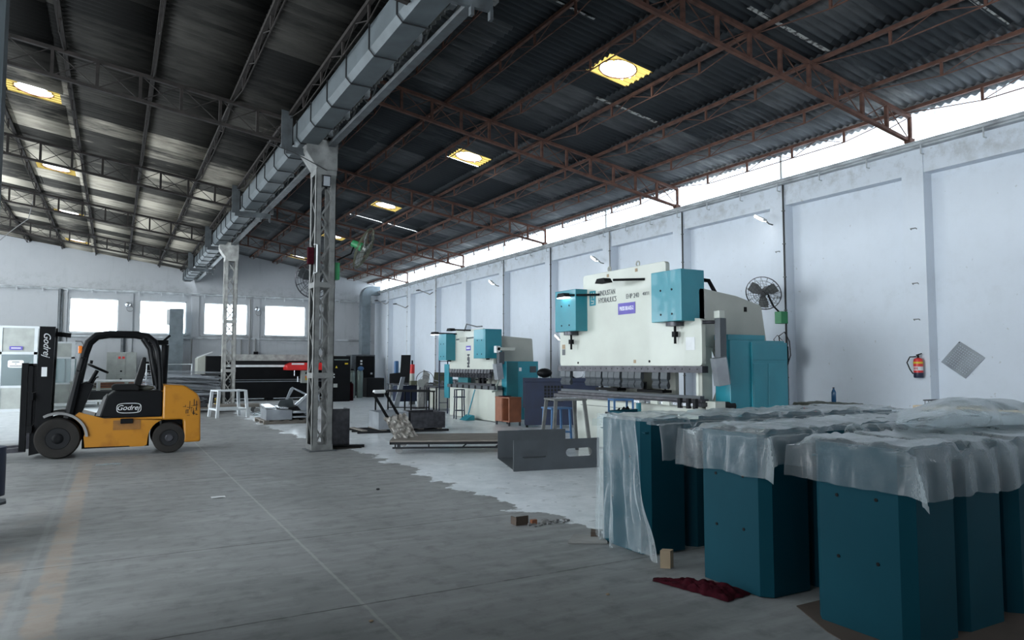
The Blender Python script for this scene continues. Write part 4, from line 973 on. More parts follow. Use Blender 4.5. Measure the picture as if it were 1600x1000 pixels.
# platform trolley
t = thing('platform_trolley', 'low wooden platform trolley with black tube handle, centre floor', 'trolley', (4.35, 12.3, 0), rz=R(-25))
MB().box(0, 2.55, 0, 1.3, .215, .245).build('platform', 'wood', t, local=True, bevel=.006)
b = MB(); b.box(0, 2.55, .02, .06, .17, .214); b.box(0, 2.55, 1.24, 1.28, .17, .214); b.bar((.05, .04, .11), (2.4, .04, .11), .03); b.box(0, .04, .02, 1.28, .17, .214); b.box(2.5, 2.55, .02, 1.28, .17, .214)
for q in (.1, .7, 1.3, 1.9, 2.4): b.bar((q, .04, .11), (q + (.1 if q > 1 else 0), .04, .2), .025)
b.build('under_frame', 'black_soft', t, local=True)
for (xx, yy) in ((.16, .1), (.16, 1.2), (2.4, .1), (2.4, 1.2)):
    c = MB().box(xx - .03, xx + .03, yy - .035, yy + .035, .11, .17).build('caster', 'dark_steel', t, local=True)
    MB().lathe([(.04, yy - .02), (.062, yy - .018), (.062, yy + .018), (.04, yy + .02)], (xx, 0, .063), 'y', 18).build('caster_wheel', 'rubber_grey', c, local=True, smooth=True)
iv = (Matrix.Translation((4.35, 12.3, 0)) @ Matrix.Rotation(R(-25), 4, 'Z')).inverted()
def Lc(p): return tuple(iv @ Vector(p))
b = MB().tube([Lc(q) for q in [(4.68, 12.68, .24), (4.12, 12.58, 1.10), (4.38, 12.66, 1.10), (4.95, 12.80, .24)]], .028, 8); b.build('handle', 'black', t, local=True, smooth=True)
MB().tube([Lc((4.14, 12.58, 1.11)), Lc((4.37, 12.65, 1.11))], .034, 8).build('handle_grip', 'white', t, local=True, smooth=True)
def foil(u, v):
    p = Vector((4.34, 12.60, .64)).lerp(Vector((4.78, 12.66, .70)), u); q = Vector((4.52, 12.5, .25)).lerp(Vector((5.02, 12.62, .26)), u)
    r = p.lerp(q, v) + Vector((.02*noise2(u*9, v*9, 2), .05*noise2(u*7, v*7, 4), .03*noise2(u*11, v*5, 6))); return tuple(r)
tag(MB().grid(foil, 22, 22).build('crumpled_sheet', 'foil'), 'crumpled pale packing sheet leaning against the trolley handle', 'packing', )
# steel boxes on pallet
t = thing('pallet', 'dark low pallet under the two grey sheet-metal boxes', 'pallet', (6.2, 16.6, 0))
for yy in (16.1, 16.55, 17.1): MB().bar((5.0, yy + .25, .025), (7.15, yy - .1, .025), .10, .05).build('runner', 'black_soft', t)
for k in range(5): xx = 5.15 + k*.45; MB().bar((xx, 16.25 - .05*k, .065), (xx, 17.3 - .05*k, .065), .12, .02).build('board', 'wood', t)
def open_box(name, label, c, w, d, h, rz, m, z0=.08):
    t = thing(name, label, 'metal box', (c[0], c[1], z0), 'sheet-metal boxes', rz=rz)
    MB().box(0, w, 0, .008, 0, h).build('front_panel', m, t, local=True); MB().box(0, w, d - .008, d, 0, h).build('back_panel', m, t, local=True)
    MB().box(0, .008, .009, d - .009, 0, h).build('side_panel', m, t, local=True); MB().box(w - .008, w, .009, d - .009, 0, h).build('side_panel', m, t, local=True)
    MB().box(.009, w - .009, .009, d - .009, 0, .008).build('bottom_panel', m, t, local=True); return t
open_box('metal_box', 'pale grey open sheet-metal box on the pallet, left one', (5.46, 16.20), .72, 1.0, .40, R(-5), 'sheet_metal')
open_box('metal_box', 'darker grey open sheet-metal box on the pallet, right one', (6.22, 16.08), .86, .9, .38, R(-4), 'dark_steel')
tag(MB().box(6.45, 6.62, 17.05, 17.2, .085, .45).build('white_carton', 'white', bevel=.004), 'small white carton standing between the metal boxes and black frame', 'box')
# black tube frame
t = thing('tube_frame', 'long black steel tube frame standing behind the grey boxes', 'frame', (8.3, 21.5, 0))
MB().bar((7.30, 22.1, .76), (8.95, 21.06, .76), .06, .05).build('top_rail', 'black', t); MB().bar((7.9, 22.6, .76), (9.1, 21.84, .76), .05, .05).build('top_rail', 'black', t)
for (xx, yy) in ((7.33, 22.08), (8.3, 21.48), (8.92, 21.1), (7.92, 22.58), (8.4, 22.3), (9.08, 21.87)): MB().box(xx - .02, xx + .02, yy - .02, yy + .02, 0, .735).build('leg', 'black', t)
for a, c in (((7.33, 22.08), (7.92, 22.58)), ((8.92, 21.1), (9.08, 21.87))): MB().bar((a[0], a[1], .74), (c[0], c[1], .74), .04).build('end_rail', 'black', t)
MB().bar((7.92, 22.58, .2), (9.08, 21.87, .2), .03).build('lower_rail', 'black', t)
# stools and stands
def stool(name, label, c, w, h, rz, m, top_m, spl=.06, lt=.035, shelf=None, tth=.03):
    t = thing(name, label, 'stool', (c[0], c[1], 0), 'workshop stools', rz)
    MB().box(-w/2, w/2, -w/2, w/2, h - tth, h).build('seat', top_m, t, local=True, bevel=.004)
    for sx in (-1, 1):
        for sy in (-1, 1): MB().bar((sx*(w/2-.04), sy*(w/2-.04), h - tth), (sx*(w/2-.04+spl), sy*(w/2-.04+spl), 0.001), lt).build('leg', m, t, local=True)
    if shelf:
        a = w/2 - .04 + spl*(1 - shelf/h)
        for s in (-1, 1): MB().bar((s*a, -a, shelf), (s*a, a, shelf), lt*.7).build('stretcher', m, t, local=True); MB().bar((-a, s*a, shelf), (a, s*a, shelf), lt*.7).build('stretcher', m, t, local=True)
    return t
s1 = stool('work_stool', 'tall grey four-legged work stand in front of the big press', (7.25, 11.0), .62, .985, R(-14), 'steel_paint', 'steel_paint', .09, .055)
MB().box(-.2, .2, -.15, .12, .987, 1.0).build('sheet_offcut', 'bright_metal', s1, local=True)
stool('work_stool', 'blue painted steel stool behind the grey work stand', (7.72, 12.02), .46, .76, R(-6), 'blue_paint', 'blue_paint', .03, .035, .28)
t = stool('work_stool', 'grey steel stool carrying a small blue open frame', (7.5, 9.68), .42, .80, R(-20), 'steel_paint', 'dark_steel', .04, .03)
t = thing('open_box_frame', 'small blue open box frame sitting on the grey steel stool', 'frame', (7.5, 9.68, .802), rz=R(-20))
b = MB()
for sx in (-.17, .15):
    for sy in (-.17, .15): MB().box(sx, sx + .03, sy, sy + .03, 0, .20).build('post', 'blue_paint', t, local=True)
MB().box(-.17, .18, -.17, .18, .20, .23).build('top_plate', 'blue_paint', t, local=True)
b = MB(); random.seed(5)
for k in range(12): xx = -.1 + .2*random.random(); yy = -.1 + .2*random.random(); b.bar((xx, yy, .01), (xx + .1*random.random(), yy + .08*random.random(), .02 + .07*random.random()), .025)
b.build('tool_bits', 'black', t, local=True)
t = thing('support_post', 'teal round support post with black lever in front of the press bed', 'post', (7.93, 9.73, 0))
MB().cyl((7.93, 9.73, .02), (7.93, 9.73, .95), .045, 14).build('post', 'teal', t, smooth=True); MB().box(7.86, 8.0, 9.66, 9.80, 0, .02).build('base_plate', 'teal', t)
MB().box(7.87, 7.99, 9.64, 9.82, .95, .99).build('head_plate', 'bright_metal', t); MB().cyl((7.90, 9.76, .83), (7.79, 9.84, .81), .015, 8).build('lever', 'black', t, smooth=True)
t = stool('work_stool', 'slim dark blue stool in front of the smaller press', (9.0, 19.35), .30, .66, R(-10), 'navy', 'navy', .02, .03, .25)
b = thing('stool_frame', 'small dark frame box on top of the slim blue stool', 'frame', (9.0, 19.35, .662), rz=R(-10))
for sx in (-.13, .10):
    for sy in (-.13, .10): MB().box(sx, sx + .03, sy, sy + .03, 0, .19).build('post', 'navy', b, local=True)
MB().box(-.13, .13, -.13, .13, .19, .215).build('top_plate', 'navy', b, local=True)
t = thing('long_handled_dustpan', 'teal long-handled dustpan leaning at the smaller press bed', 'dustpan', (8.98, 18.75, 0))
MB().cyl((9.0, 18.8, .06), (9.22, 18.75, .88), .022, 8).build('handle', 'teal', t, smooth=True)
MB().prism([(8.82, .005), (9.12, .005), (9.12, .14), (9.05, .16)], 'y', 18.55, 18.98).build('pan', 'teal', t, bevel=.01)
s = stool('white_stool', 'off-white wooden stool in front of the far lattice column', (3.12, 23.5), .86, .83, R(8), 'paint_white', 'paint_white', .06, .08, .25, .04)
# navy and brown cabinets between the presses
t = thing('navy_cabinet', 'dark navy steel cabinet standing between the two presses', 'cabinet', (9.22, 15.86, 0), rz=math.atan2(-.98, 1.76))
MB().box(0, 1.9, 0, .45, .06, 1.16).build('body', 'navy', t, local=True, bevel=.006)
MB().prism([(-.04, 1.162), (2.06, 1.162), (2.10, 1.18), (1.98, 1.26), (-.04, 1.26)], 'y', -.03, .48).build('top_tray', 'navy', t, local=True)
b = MB()
for i in range(6):
    for k in range(5): b.box(.50 + i*.085, .56 + i*.085, -.006, -.001, .66 + k*.085, .725 + k*.085)
b.build('grille', 'black_soft', t, local=True)
for (xx, yy) in ((.06, .06), (1.84, .06), (.06, .4), (1.84, .4)): MB().box(xx - .03, xx + .03, yy - .03, yy + .03, 0, .06).build('foot', 'black', t, local=True)
MB().box(-.04, -.001, .04, .42, .5, 1.15).build('side_shelf', 'navy', t, local=True)
t = thing('helmet', 'black rounded welding helmet resting on the navy cabinet', 'helmet', (9.75, 15.75, 1.265))
MB().sphere((9.75, 15.75, 1.388), .20, 16, 10, (1, 1, .62)).build('shell', 'black', t, smooth=True)
t = thing('convex_mirror', 'small round striped reflector above the navy cabinet right end', 'mirror', (10.45, 15.35, 1.27))
MB().cyl((10.45, 15.3, 1.44), (10.47, 15.36, 1.44), .20, 24).build('reflector', 'bright_metal', t, smooth=True); MB().ring((10.45, 15.29, 1.44), .20, .022, 'y', 26, 6).build('rim', 'black', t, smooth=True); MB().box(10.42, 10.5, 15.32, 15.4, 1.26, 1.3).build('foot', 'black', t)
t = thing('brown_cabinet', 'small brown wooden cabinet beside the navy cabinet', 'cabinet', (9.2, 16.7, 0))
MB().box(9.02, 9.04, 16.72, 17.10, .10, .72).build('door', 'brown', t, bevel=.003)
b = MB().box(9.02, 9.4, 16.33, 17.12, .72, .75); b.box(9.04, 9.4, 17.06, 17.1, .1, .72); b.box(9.04, 9.4, 16.35, 16.39, .1, .72); b.box(9.36, 9.4, 16.39, 17.06, .1, .72); b.box(9.04, 9.36, 16.39, 17.06, .1, .13); b.box(9.04, 9.36, 16.70, 16.72, .13, .72); b.build('carcass', 'brown', t)
for (xx, yy) in ((9.05, 16.38), (9.05, 17.07), (9.37, 16.38), (9.37, 17.07)): MB().box(xx - .02, xx + .02, yy - .02, yy + .02, 0, .1).build('leg', 'dark_steel', t)
MB().box(9.06, 9.3, 16.7, 17.0, .752, .77).build('red_folder', 'maroon', t)
# steel sheet standing behind the near column
t = thing('steel_plate', 'dark grey steel sheet box standing right behind the near lattice column', 'sheet metal', (3.9, 13.95, 0))
MB().box(3.70, 4.08, 13.86, 13.90, .03, .74).build('front_sheet', 'dark_steel', t); MB().box(4.05, 4.08, 13.905, 14.2, .03, .74).build('side_sheet', 'dark_steel', t)
MB().cyl((3.72, 13.82, .03), (4.30, 13.60, .03), .028, 10).build('foot_pipe', 'black', t, smooth=True)
MB().box(3.58, 4.22, 13.5, 13.84, .001, .008).build('floor_sheet', 'rust_dark', t)
# ================================================================ COLUMN FITTINGS
def cage(t, c, Rr, axis_m, nr=6, ns=16, depth=.12, m='dark_steel'):
    b = MB()
    for k in range(1, nr + 1):
        r = Rr*k/nr; dz = depth*(1 - (k/nr)**2)
        pts = [axis_m @ Vector((r*cos(2*pi*j/28), r*sin(2*pi*j/28), dz)) for j in range(28)]; b.tube(pts, .004 if k < nr else .009, 4, closed=True)
        if k == nr or k == nr - 2:
            pts = [axis_m @ Vector((r*cos(2*pi*j/28), r*sin(2*pi*j/28), -dz*.8 - .02)) for j in range(28)]; b.tube(pts, .004 if k < nr else .008, 4, closed=True)
    for j in range(ns):
        a = 2*pi*j/ns; pts = [axis_m @ Vector((Rr*q*cos(a), Rr*q*sin(a), depth*(1-q*q))) for q in (.05, .35, .65, .85, 1)] + [axis_m @ Vector((Rr*q*cos(a), Rr*q*sin(a), -depth*.8*(1-q*q) - .02)) for q in (1, .65, .3)]
        b.tube(pts, .004, 4)
    return b.build('cage', m, t)
def fan(label, c, dirv, Rr, mm_='dark_steel', motor='dark_steel', blade='steel_light', arm=None, box=None, boxm='green'):
    t = thing('wall_fan', label, 'fan', c); off = Vector(c)
    d = Vector(dirv).normalized(); q = d.to_track_quat('Z', 'Y').to_matrix().to_4x4(); mt = Matrix.Translation(off) @ q
    cage(t, c, Rr, mt, m=mm_)
    for k in range(3):
        a = 2*pi*k/3 + .4; vs = []
        for (r, w, tw) in ((.05, .05, .02), (Rr*.5, .11, .03), (Rr*.86, .10, .012)):
            for s in (-1, 1): vs.append(mt @ Vector((r*cos(a) - s*w*sin(a), r*sin(a) + s*w*cos(a), s*tw)))
        MB().add(vs, [(0, 1, 3, 2), (2, 3, 5, 4)]).build('blade', blade, t, solid=.004)
    MB().cyl(mt @ Vector((0, 0, -.05)), mt @ Vector((0, 0, -.26)), .085, 16, .07).build('motor', motor, t, smooth=True)
    MB().cyl(mt @ Vector((0, 0, -.02)), mt @ Vector((0, 0, .04)), .05, 12).build('hub', blade, t, smooth=True)
    if arm: MB().tube([mt @ Vector((0, 0, -.2))] + [Vector(p) for p in arm], .018, 6).build('arm', 'black', t, smooth=True)
    if box: MB().box(*box).build('mount_box', boxm, t, bevel=.012)
    return t
fan('large caged fan with green motor on the near lattice column', (4.20, 13.45, 3.87), (.75, -.42, -.38), .42, 'olive', 'green', 'steel_light', [(3.95, 13.5, 3.75), (3.68, 13.5, 3.6)], (3.615, 3.72, 13.42, 13.58, 3.22, 3.55))
fan('caged fan behind the near lattice column facing the far bay', (3.42, 14.2, 3.30), (-.1, .9, .1), .38, 'dark_steel', 'dark_steel', 'galv_dark', [(3.45, 13.95, 3.2), (3.45, 13.84, 3.2)])
t = thing('switch_box', 'dark red switch box with white frame on the near column left side', 'switch box', (3.15, 13.4, 3.65))
MB().box(3.10, 3.22, 13.38, 13.46, 3.48, 3.80).build('box', 'maroon', t, bevel=.01); MB().tube([(3.20, 13.34, 3.85), (3.26, 13.34, 3.85), (3.26, 13.34, 3.33), (3.20, 13.34, 3.30)], .016, 6).build('bracket', 'white', t)
def flood(label, c, rz, glow, tilt=20):
    t = thing('flood_light', label, 'flood light', c, 'flood lights', rz); mt = Matrix.Rotation(R(tilt), 4, 'X')
    MB().box(-.075, .075, -.04, 0, -.11, .11, mt).build('housing', 'black', t, local=True, bevel=.006); MB().box(-.06, .06, -.046, -.041, -.09, .09, mt).build('lens', 'led_glow' if glow else 'sheet_metal', t, local=True)
    MB().box(-.02, .02, -.01, .08, -.14, -.11).build('bracket', 'black', t, local=True)
flood('small rectangular flood light high on the near lattice column', (3.40, 13.30, 5.06), 0, False, 5)
t = thing('cable', 'black cable drooping across the near column and gutter', 'cable', (3.0, 13.3, 5.3)); MB().tube([(2.3, 13.2, 5.62), (2.8, 13.25, 5.5), (3.2, 13.3, 5.36), (3.42, 13.33, 5.28)], .010, 5).build('cord', 'cable', t, smooth=True)
t = thing('cable', 'pale cable hanging slack from a left slope truss', 'cable', (-3.8, 30, 5)); MB().tube([(-2.5, 28, 7.0), (-2.6, 28, 6.4), (-3.1, 28, 5.9), (-3.7, 28, 5.2), (-4.4, 28, 4.85)], .014, 5).build('cord', 'rubber_grey', t, smooth=True)


# ================================================================ RIGHT WALL FITTINGS
def led(label, y, z):
    t = thing('wall_lamp', label, 'lamp', (12.55, y, z), 'bright lamps on the right wall pilasters')
    MB().tube([(12.60, y, z - .12), (12.50, y + .02, z - .10), (12.42, y + .05, z - .02)], .016, 6).build('arm', 'steel_paint', t, smooth=True)
    mt = Matrix.Translation((12.36, y + .12, z + .03)) @ Matrix.Rotation(R(30), 4, 'X')
    h = MB().box(-.06, .06, -.14, .14, -.025, .02, mt).build('housing', 'white', t, bevel=.006); MB().box(-.055, .055, -.13, .13, -.034, -.026, mt).build('lens', 'lamp_glow', h); MB().box(-.068, -.061, -.13, .13, -.02, .02, mt).build('lens', 'lamp_glow', h)
led('lit lamp on the right wall pilaster above the caged wall fan', 10.78, 4.80); led('lit lamp on the right wall pilaster above the big press left cover', 17.0, 4.72); led('lit lamp on the right wall pilaster beyond the smaller press', 23.6, 4.68)
led('lit lamp low on the wall between the two presses', 19.0, 2.45)
for (y, z, lb) in ((30.0, 4.9, 'unlit lamp arm on the right wall near the far duct'), (33.1, 4.5, 'unlit curled lamp bracket on the right wall, third bay from the far wall'), (36.0, 4.9, 'unlit lamp arm on the right wall beside the elbow duct')):
    t = thing('lamp_bracket', lb, 'lamp bracket', (12.5, y, z)); MB().tube([(12.6, y, z), (12.45, y, z - .1), (12.3, y + .2, z), (12.15, y + .55, z + .12)], .022, 6).build('arm', 'rubber_grey', t, smooth=True); MB().box(12.08, 12.2, y + .5, y + .75, z + .10, z + .15).build('head', 'dark_steel', t)
fan('caged fan on the right wall pilaster beside the big press', (12.05, 10.6, 3.12), (-.80, -.35, -.42), .37, 'dark_steel', 'rubber_grey', 'steel_paint', [(12.3, 10.55, 2.85), (12.42, 10.5, 2.72)], (12.38, 12.59, 10.42, 10.60, 2.48, 2.74), 'green')
t = thing('distribution_box', 'grey electrical distribution box with looped cables on pilaster', 'switch box', (12.5, 10.6, 1.8))
MB().box(12.44, 12.59, 10.55, 10.80, 1.60, 2.0).build('enclosure', 'panel_box', t, bevel=.006); MB().box(12.44, 12.59, 10.43, 10.54, 1.62, 1.99).build('terminal_block', 'black', t)
MB().tube([(12.56, 10.62, 2.02), (12.50, 10.60, 2.22), (12.50, 10.45, 2.30), (12.54, 10.36, 2.1), (12.54, 10.34, 1.8), (12.5, 10.42, 1.52), (12.5, 10.56, 1.50), (12.52, 10.64, 1.6)], .012, 6).build('cable_loop', 'cable', t, smooth=True)
MB().tube([(12.55, 10.7, 2.0), (12.5, 10.74, 2.15), (12.5, 10.64, 2.24), (12.55, 10.55, 2.12)], .008, 6).build('cable_loop', 'cable', t, smooth=True)
for (y, ms, lb) in ((10.47, 'cable', 'dark conduit running down the pilaster past the fan'), (13.62, 'cable', 'dark conduit on the pilaster behind the big press'), (16.68, 'steel_light', 'pale conduit on the pilaster left of the big press top'), (19.92, 'cable', 'dark conduit on the pilaster between the presses'), (23.2, 'steel_paint', 'grey conduit on the pilaster beyond the smaller press'), (29.6, 'steel_light', 'pale conduit on the third pilaster from the corner'), (33.2, 'white', 'white conduit pipe on the second pilaster from the corner'), (36.0, 'white', 'white conduit pipe on the last pilaster by the corner')):
    t = thing('conduit', lb, 'conduit', (12.57, y, .1), 'conduits on the right wall'); MB().cyl((12.575, y, .1), (12.575, y, 5.5), .018, 6).build('pipe', ms, t, smooth=True)
    b = MB()
    for k in range(7): b.box(12.555, 12.6, y - .03, y + .03, .6 + k*.72, .62 + k*.72)
    b.build('clips', 'steel_paint', t)
for y in (7.62, 10.65): 
    for z in (4.05, 3.05, 2.4 if y < 8 else 1.25):
        t = thing('wall_clip', 'small metal clip on the %s pilaster at %s height' % ('extinguisher' if y < 8 else 'fan', {4.05: 'upper', 3.05: 'middle'}.get(z, 'lower')), 'clip', (12.58, y, z)); MB().tube([(12.6, y + .05, z), (12.57, y + .05, z + .02), (12.57, y - .05, z + .02), (12.6, y - .05, z)], .008, 5).build('loop', 'rubber_grey', t)
t = thing('fire_extinguisher', 'red and blue fire extinguisher hung on the right wall pilaster', 'fire extinguisher', (12.5, 7.56, 1.36))
MB().lathe([(.07, 1.37), (.078, 1.385), (.078, 1.46)], (12.50, 7.57, 0), 'z', 24).build('base_band', 'navy', t, smooth=True)
MB().lathe([(.078, 1.462), (.078, 1.66), (.066, 1.705), (.03, 1.725)], (12.50, 7.57, 0), 'z', 24).build('cylinder', 'red_bright', t, smooth=True)
MB().lathe([(.0795, 1.50), (.0795, 1.57)], (12.50, 7.57, 0), 'z', 24).build('white_label', 'white', t, smooth=True); MB().lathe([(.0796, 1.62), (.0796, 1.655)], (12.50, 7.57, 0), 'z', 24).build('yellow_label', 'yellow_plain', t, smooth=True)
for k in range(3): MB().box(12.4185, 12.4205, 7.535 + k*.025, 7.55 + k*.025, 1.515, 1.555).build('label_marking', 'red', t)
MB().cyl((12.5, 7.57, 1.72), (12.5, 7.57, 1.77), .02, 10).build('valve', 'black', t, smooth=True); MB().bar((12.5, 7.60, 1.77), (12.5, 7.50, 1.80), .018).build('lever', 'black', t)
MB().tube([(12.5, 7.60, 1.745), (12.47, 7.70, 1.74), (12.46, 7.75, 1.64), (12.46, 7.70, 1.52), (12.47, 7.65, 1.44)], .011, 6).build('hose', 'black', t, smooth=True)
t = thing('perforated_sheet', 'square perforated grey metal sheet hung diagonally on the right wall', 'sheet metal', (12.83, 6.99, 1.68))
b = MB(); q = Vector((0, -.41, -.29)); w = Vector((0, .33, -.36)); O = Vector((12.835, 7.03, 2.01)); n = 10
def Pq(a, c, s): v = O + q*a + w*c; return (12.835 - s*.004, v.y, v.z)
g = .10; lo = .055; stp = (1 - 2*lo - .06)/n
cuts = [0] + sum([[lo + .03 + i*stp + stp*.27, lo + .03 + i*stp + stp*.73] for i in range(n)], []) + [1]
for i in range(len(cuts)-1):
    for j in range(len(cuts)-1):
        if i % 2 and j % 2: continue
        o = len(b.v); b.v += [Pq(cuts[i], cuts[j], 0), Pq(cuts[i+1], cuts[j], 0), Pq(cuts[i+1], cuts[j+1], 0), Pq(cuts[i], cuts[j+1], 0)]; b.f.append((o, o+1, o+2, o+3))
b.build('sheet', 'sheet_metal', t, solid=.003)
MB().cyl((12.82, 7.03, 1.985), (12.86, 7.03, 1.985), .008, 8).build('nail', 'black', t)
t = thing('work_table', 'low cabinet table with cloth on top by the right wall', 'table', (11.9, 9.0, 0))
MB().box(11.55, 12.2, 8.5, 9.45, .12, .86).build('cabinet', 'panel_box', t, bevel=.006)
for (yy, m_) in ((9.2, 'red_bright'), (8.95, 'red_bright')): MB().box(11.54, 11.548, yy - .05, yy + .05, .72, .80).build('switch', m_, t)
for (xx, yy) in ((11.6, 8.55), (11.6, 9.4), (12.15, 8.55), (12.15, 9.4)): MB().box(xx - .03, xx + .03, yy - .03, yy + .03, 0, .12).build('leg', 'black', t)
tag(MB().grid(lambda u, v: (11.48 + .76*u, 8.45 + 1.05*v, .875 + .02*noise2(u*5, v*6, 3) + .02*abs(noise2(u*9, v*9, 8)) - (.05 if (u < .04 or v < .02 or v > .98) else 0)), 26, 30).build('cloth_cover', 'cloth', smooth=True), 'grey-green cloth spread over the low cabinet table', 'cloth')
t = thing('water_bottle', 'blue plastic water bottle on the cloth-covered table', 'bottle', (11.9, 8.85, .90))
MB().lathe([(.034, .90), (.042, .91), (.042, 1.08), (.03, 1.115), (.016, 1.14), (.016, 1.155)], (11.9, 8.85, 0), 'z', 18).build('body', 'bottle_blue', t, smooth=True); MB().cyl((11.9, 8.85, 1.156), (11.9, 8.85, 1.175), .018, 12).build('cap', 'navy', t, smooth=True)
t = thing('plywood_bench', 'long pale plywood-topped bench behind the wrapped covers at right', 'bench', (9.2, 4.6, 0))
MB().box(8.85, 9.5, 3.0, 5.45, 1.03, 1.09).build('top', 'wood_pale', t, bevel=.004)
for (xx, yy) in ((8.9, 3.1), (8.9, 5.35), (9.45, 3.1), (9.45, 5.35)): MB().box(xx - .03, xx + .03, yy - .03, yy + .03, 0, 1.03).build('leg', 'wood', t)
t = thing('glass_tray', 'small framed tray on the plywood bench at the right edge', 'tray', (9.2, 4.25, 1.09))
b = MB(); b.box(8.95, 9.35, 3.95, 3.97, 1.091, 1.16); b.box(8.95, 9.35, 4.53, 4.55, 1.091, 1.16); b.box(8.95, 8.97, 3.97, 4.53, 1.091, 1.16); b.box(9.33, 9.35, 3.97, 4.53, 1.091, 1.16); b.build('frame', 'galv', t); MB().box(8.97, 9.33, 3.97, 4.53, 1.091, 1.10).build('floor_panel', 'bright_metal', t)
t = thing('wire_basket', 'grey wire basket on the plywood bench behind the covers', 'basket', (9.1, 5.2, 1.09))
b = MB()
for k in range(9): yy = 5.02 + k*.045; b.bar((9.0, yy, 1.095), (9.0, yy, 1.15), .006); b.bar((9.3, yy, 1.095), (9.3, yy, 1.15), .006)
b.build('wires', 'galv_dark', t); b = MB(); b.tube([(9.0, 5.0, 1.15), (9.3, 5.0, 1.15), (9.3, 5.4, 1.15), (9.0, 5.4, 1.15)], .008, 5, closed=True); b.build('rim', 'galv_dark', t)
tag(MB().prism([(10.2, .01), (10.3, .01), (10.55, .95), (10.5, .97)], 'y', 9.25, 9.65).build('leaning_board', 'sheet_metal'), 'grey board leaning beside the big press cabinet', 'board')

# ================================================================ LEFT EDGE
t = thing('door_post', 'dark blue-grey steel door post at the left edge of the view', 'post', (-.72, 4.9, 0))
MB().box(-.86, -.60, 4.8, 5.0, 0, 4.2).build('post', 'galv_dark', t, bevel=.006); MB().box(-.62, -.592, 4.78, 4.80, 0, 4.2).build('edge_strip', 'galv', t)
t = thing('light_blocker', 'unseen grey sheet added to block low light, behind the door post outside the left edge', 'light blocker', (-.95, .8, 0))  # added out of view to shade the near covers and floor
MB().box(-.93, -.90, -3.4, 4.79, .05, 2.2).build('sheet', 'galv_dark', t)
for yy in (-3.4, -1.4, .6, 2.6): MB().box(-1.0, -.94, yy, yy + .06, 0, 2.2).build('stud', 'steel_paint', t)
t = thing('machine_guard', 'navy curved machine guard at the left frame edge', 'guard', (-1.15, 8.8, 0))
MB().cyl((-1.12, 8.8, .30), (-1.12, 8.8, .78), .205, 24).build('drum', 'navy', t, smooth=True); MB().cyl((-1.12, 8.8, .0), (-1.12, 8.8, .30), .06, 12).build('pedestal', 'black', t, smooth=True)
t = thing('steel_table', 'grey steel plate table corner at the lower left edge', 'table', (-1.0, 7.6, 0))
MB().prism([(-1.5, 6.9), (-.84, 8.2), (-.86, 8.36), (-1.6, 8.5)], 'z', .305, .33).build('table_top', 'panel_grey', t)
for (xx, yy) in ((-1.4, 7.3), (-1.4, 8.3), (-1.0, 8.2)): MB().box(xx - .02, xx + .02, yy - .02, yy + .02, 0, .305).build('leg', 'black', t)
MB().cyl((-1.06, 7.2, .07), (-1.00, 7.2, .07), .07, 16).build('caster', 'black', t, smooth=True)

# ================================================================ FAR END
# office cabin
t = thing('office_cabin', 'grey partition office cabin with a window at the far left', 'cabin', (-4, 31, 0))
b = MB(); 
for (xa, xb, za, zb) in ((-6, -2.36, 2.88, 2.95), (-6, -2.36, 1.96, 2.05), (-6, -2.36, .80, .88), (-6, -2.36, 0, .08), (-2.46, -2.36, .08, 2.88), (-3.48, -3.38, .08, 2.88), (-4.6, -4.5, .08, 2.88), (-6.0, -5.9, .08, 2.88)): b.box(xa, xb, 29.97, 30.03, za, zb)
b.box(-2.42, -2.36, 30.03, 33, 2.88, 2.95); b.box(-2.42, -2.36, 30.03, 33, .8, .88); b.box(-2.42, -2.36, 30.03, 33, 1.96, 2.05); b.box(-2.42, -2.36, 32.9, 33, .0, 2.9)
b.build('frame', 'paint_white', t)
MB().box(-5.9, -2.46, 29.99, 30.01, 2.05, 2.88).build('upper_panel', 'panel_box', t); MB().box(-5.9, -2.46, 29.99, 30.01, .08, .80).build('lower_panel', 'panel_box', t); MB().box(-5.9, -2.46, 29.995, 30.005, .88, 1.96).build('window_pane', 'cabin_glass', t)
MB().box(-2.40, -2.38, 30.03, 32.9, .08, .8).build('side_panel', 'panel_box', t); MB().box(-2.395, -2.385, 30.03, 32.9, .88, 1.96).build('side_pane', 'cabin_glass', t); MB().box(-2.40, -2.38, 30.03, 32.9, 2.05, 2.88).build('side_panel', 'panel_box', t)
MB().box(-6, -5.95, 30.03, 33, 0, 2.9).build('rear_panel', 'paint_white', t)
pl_ = MB().box(-3.17, -2.79, 29.96, 29.968, 2.12, 2.24).build('sign', 'purple', t); MB().box(-3.12, -2.84, 29.952, 29.959, 2.165, 2.195).build('sign_marking', 'violet_white', pl_)
MB().prism(rounded([(-3.20, 1.50), (-2.74, 1.50), (-2.74, 1.76), (-3.20, 1.76)], .06), 'y', 29.975, 29.985).build('notice', 'white', t)
for k, w_ in enumerate((.11, .02, .17)): MB().box(-2.97 - w_, -2.97 + w_, 29.970, 29.974, 1.685 - k*.07, 1.71 - k*.07).build('notice_line', 'text_grey', t)
t = thing('control_cabin', 'narrow glazed partition cabin behind the forklift mast', 'cabin', (-1.9, 36, 0))
b = MB()
for (xa, xb, za, zb) in ((-2.7, -1.45, 2.5, 2.57), (-2.7, -1.45, 1.86, 1.93), (-2.7, -1.45, .78, .85), (-2.7, -2.63, 0, 2.5), (-1.58, -1.45, 0, 2.5)): b.box(xa, xb, 35.4, 35.46, za, zb)
b.box(-1.5, -1.45, 35.46, 37, 2.5, 2.57); b.box(-1.5, -1.45, 35.46, 37, 1.86, 1.93); b.box(-1.5, -1.45, 35.46, 37, .78, .85); b.box(-1.5, -1.45, 36.9, 37, 0, 2.57); b.build('frame', 'paint_white', t)
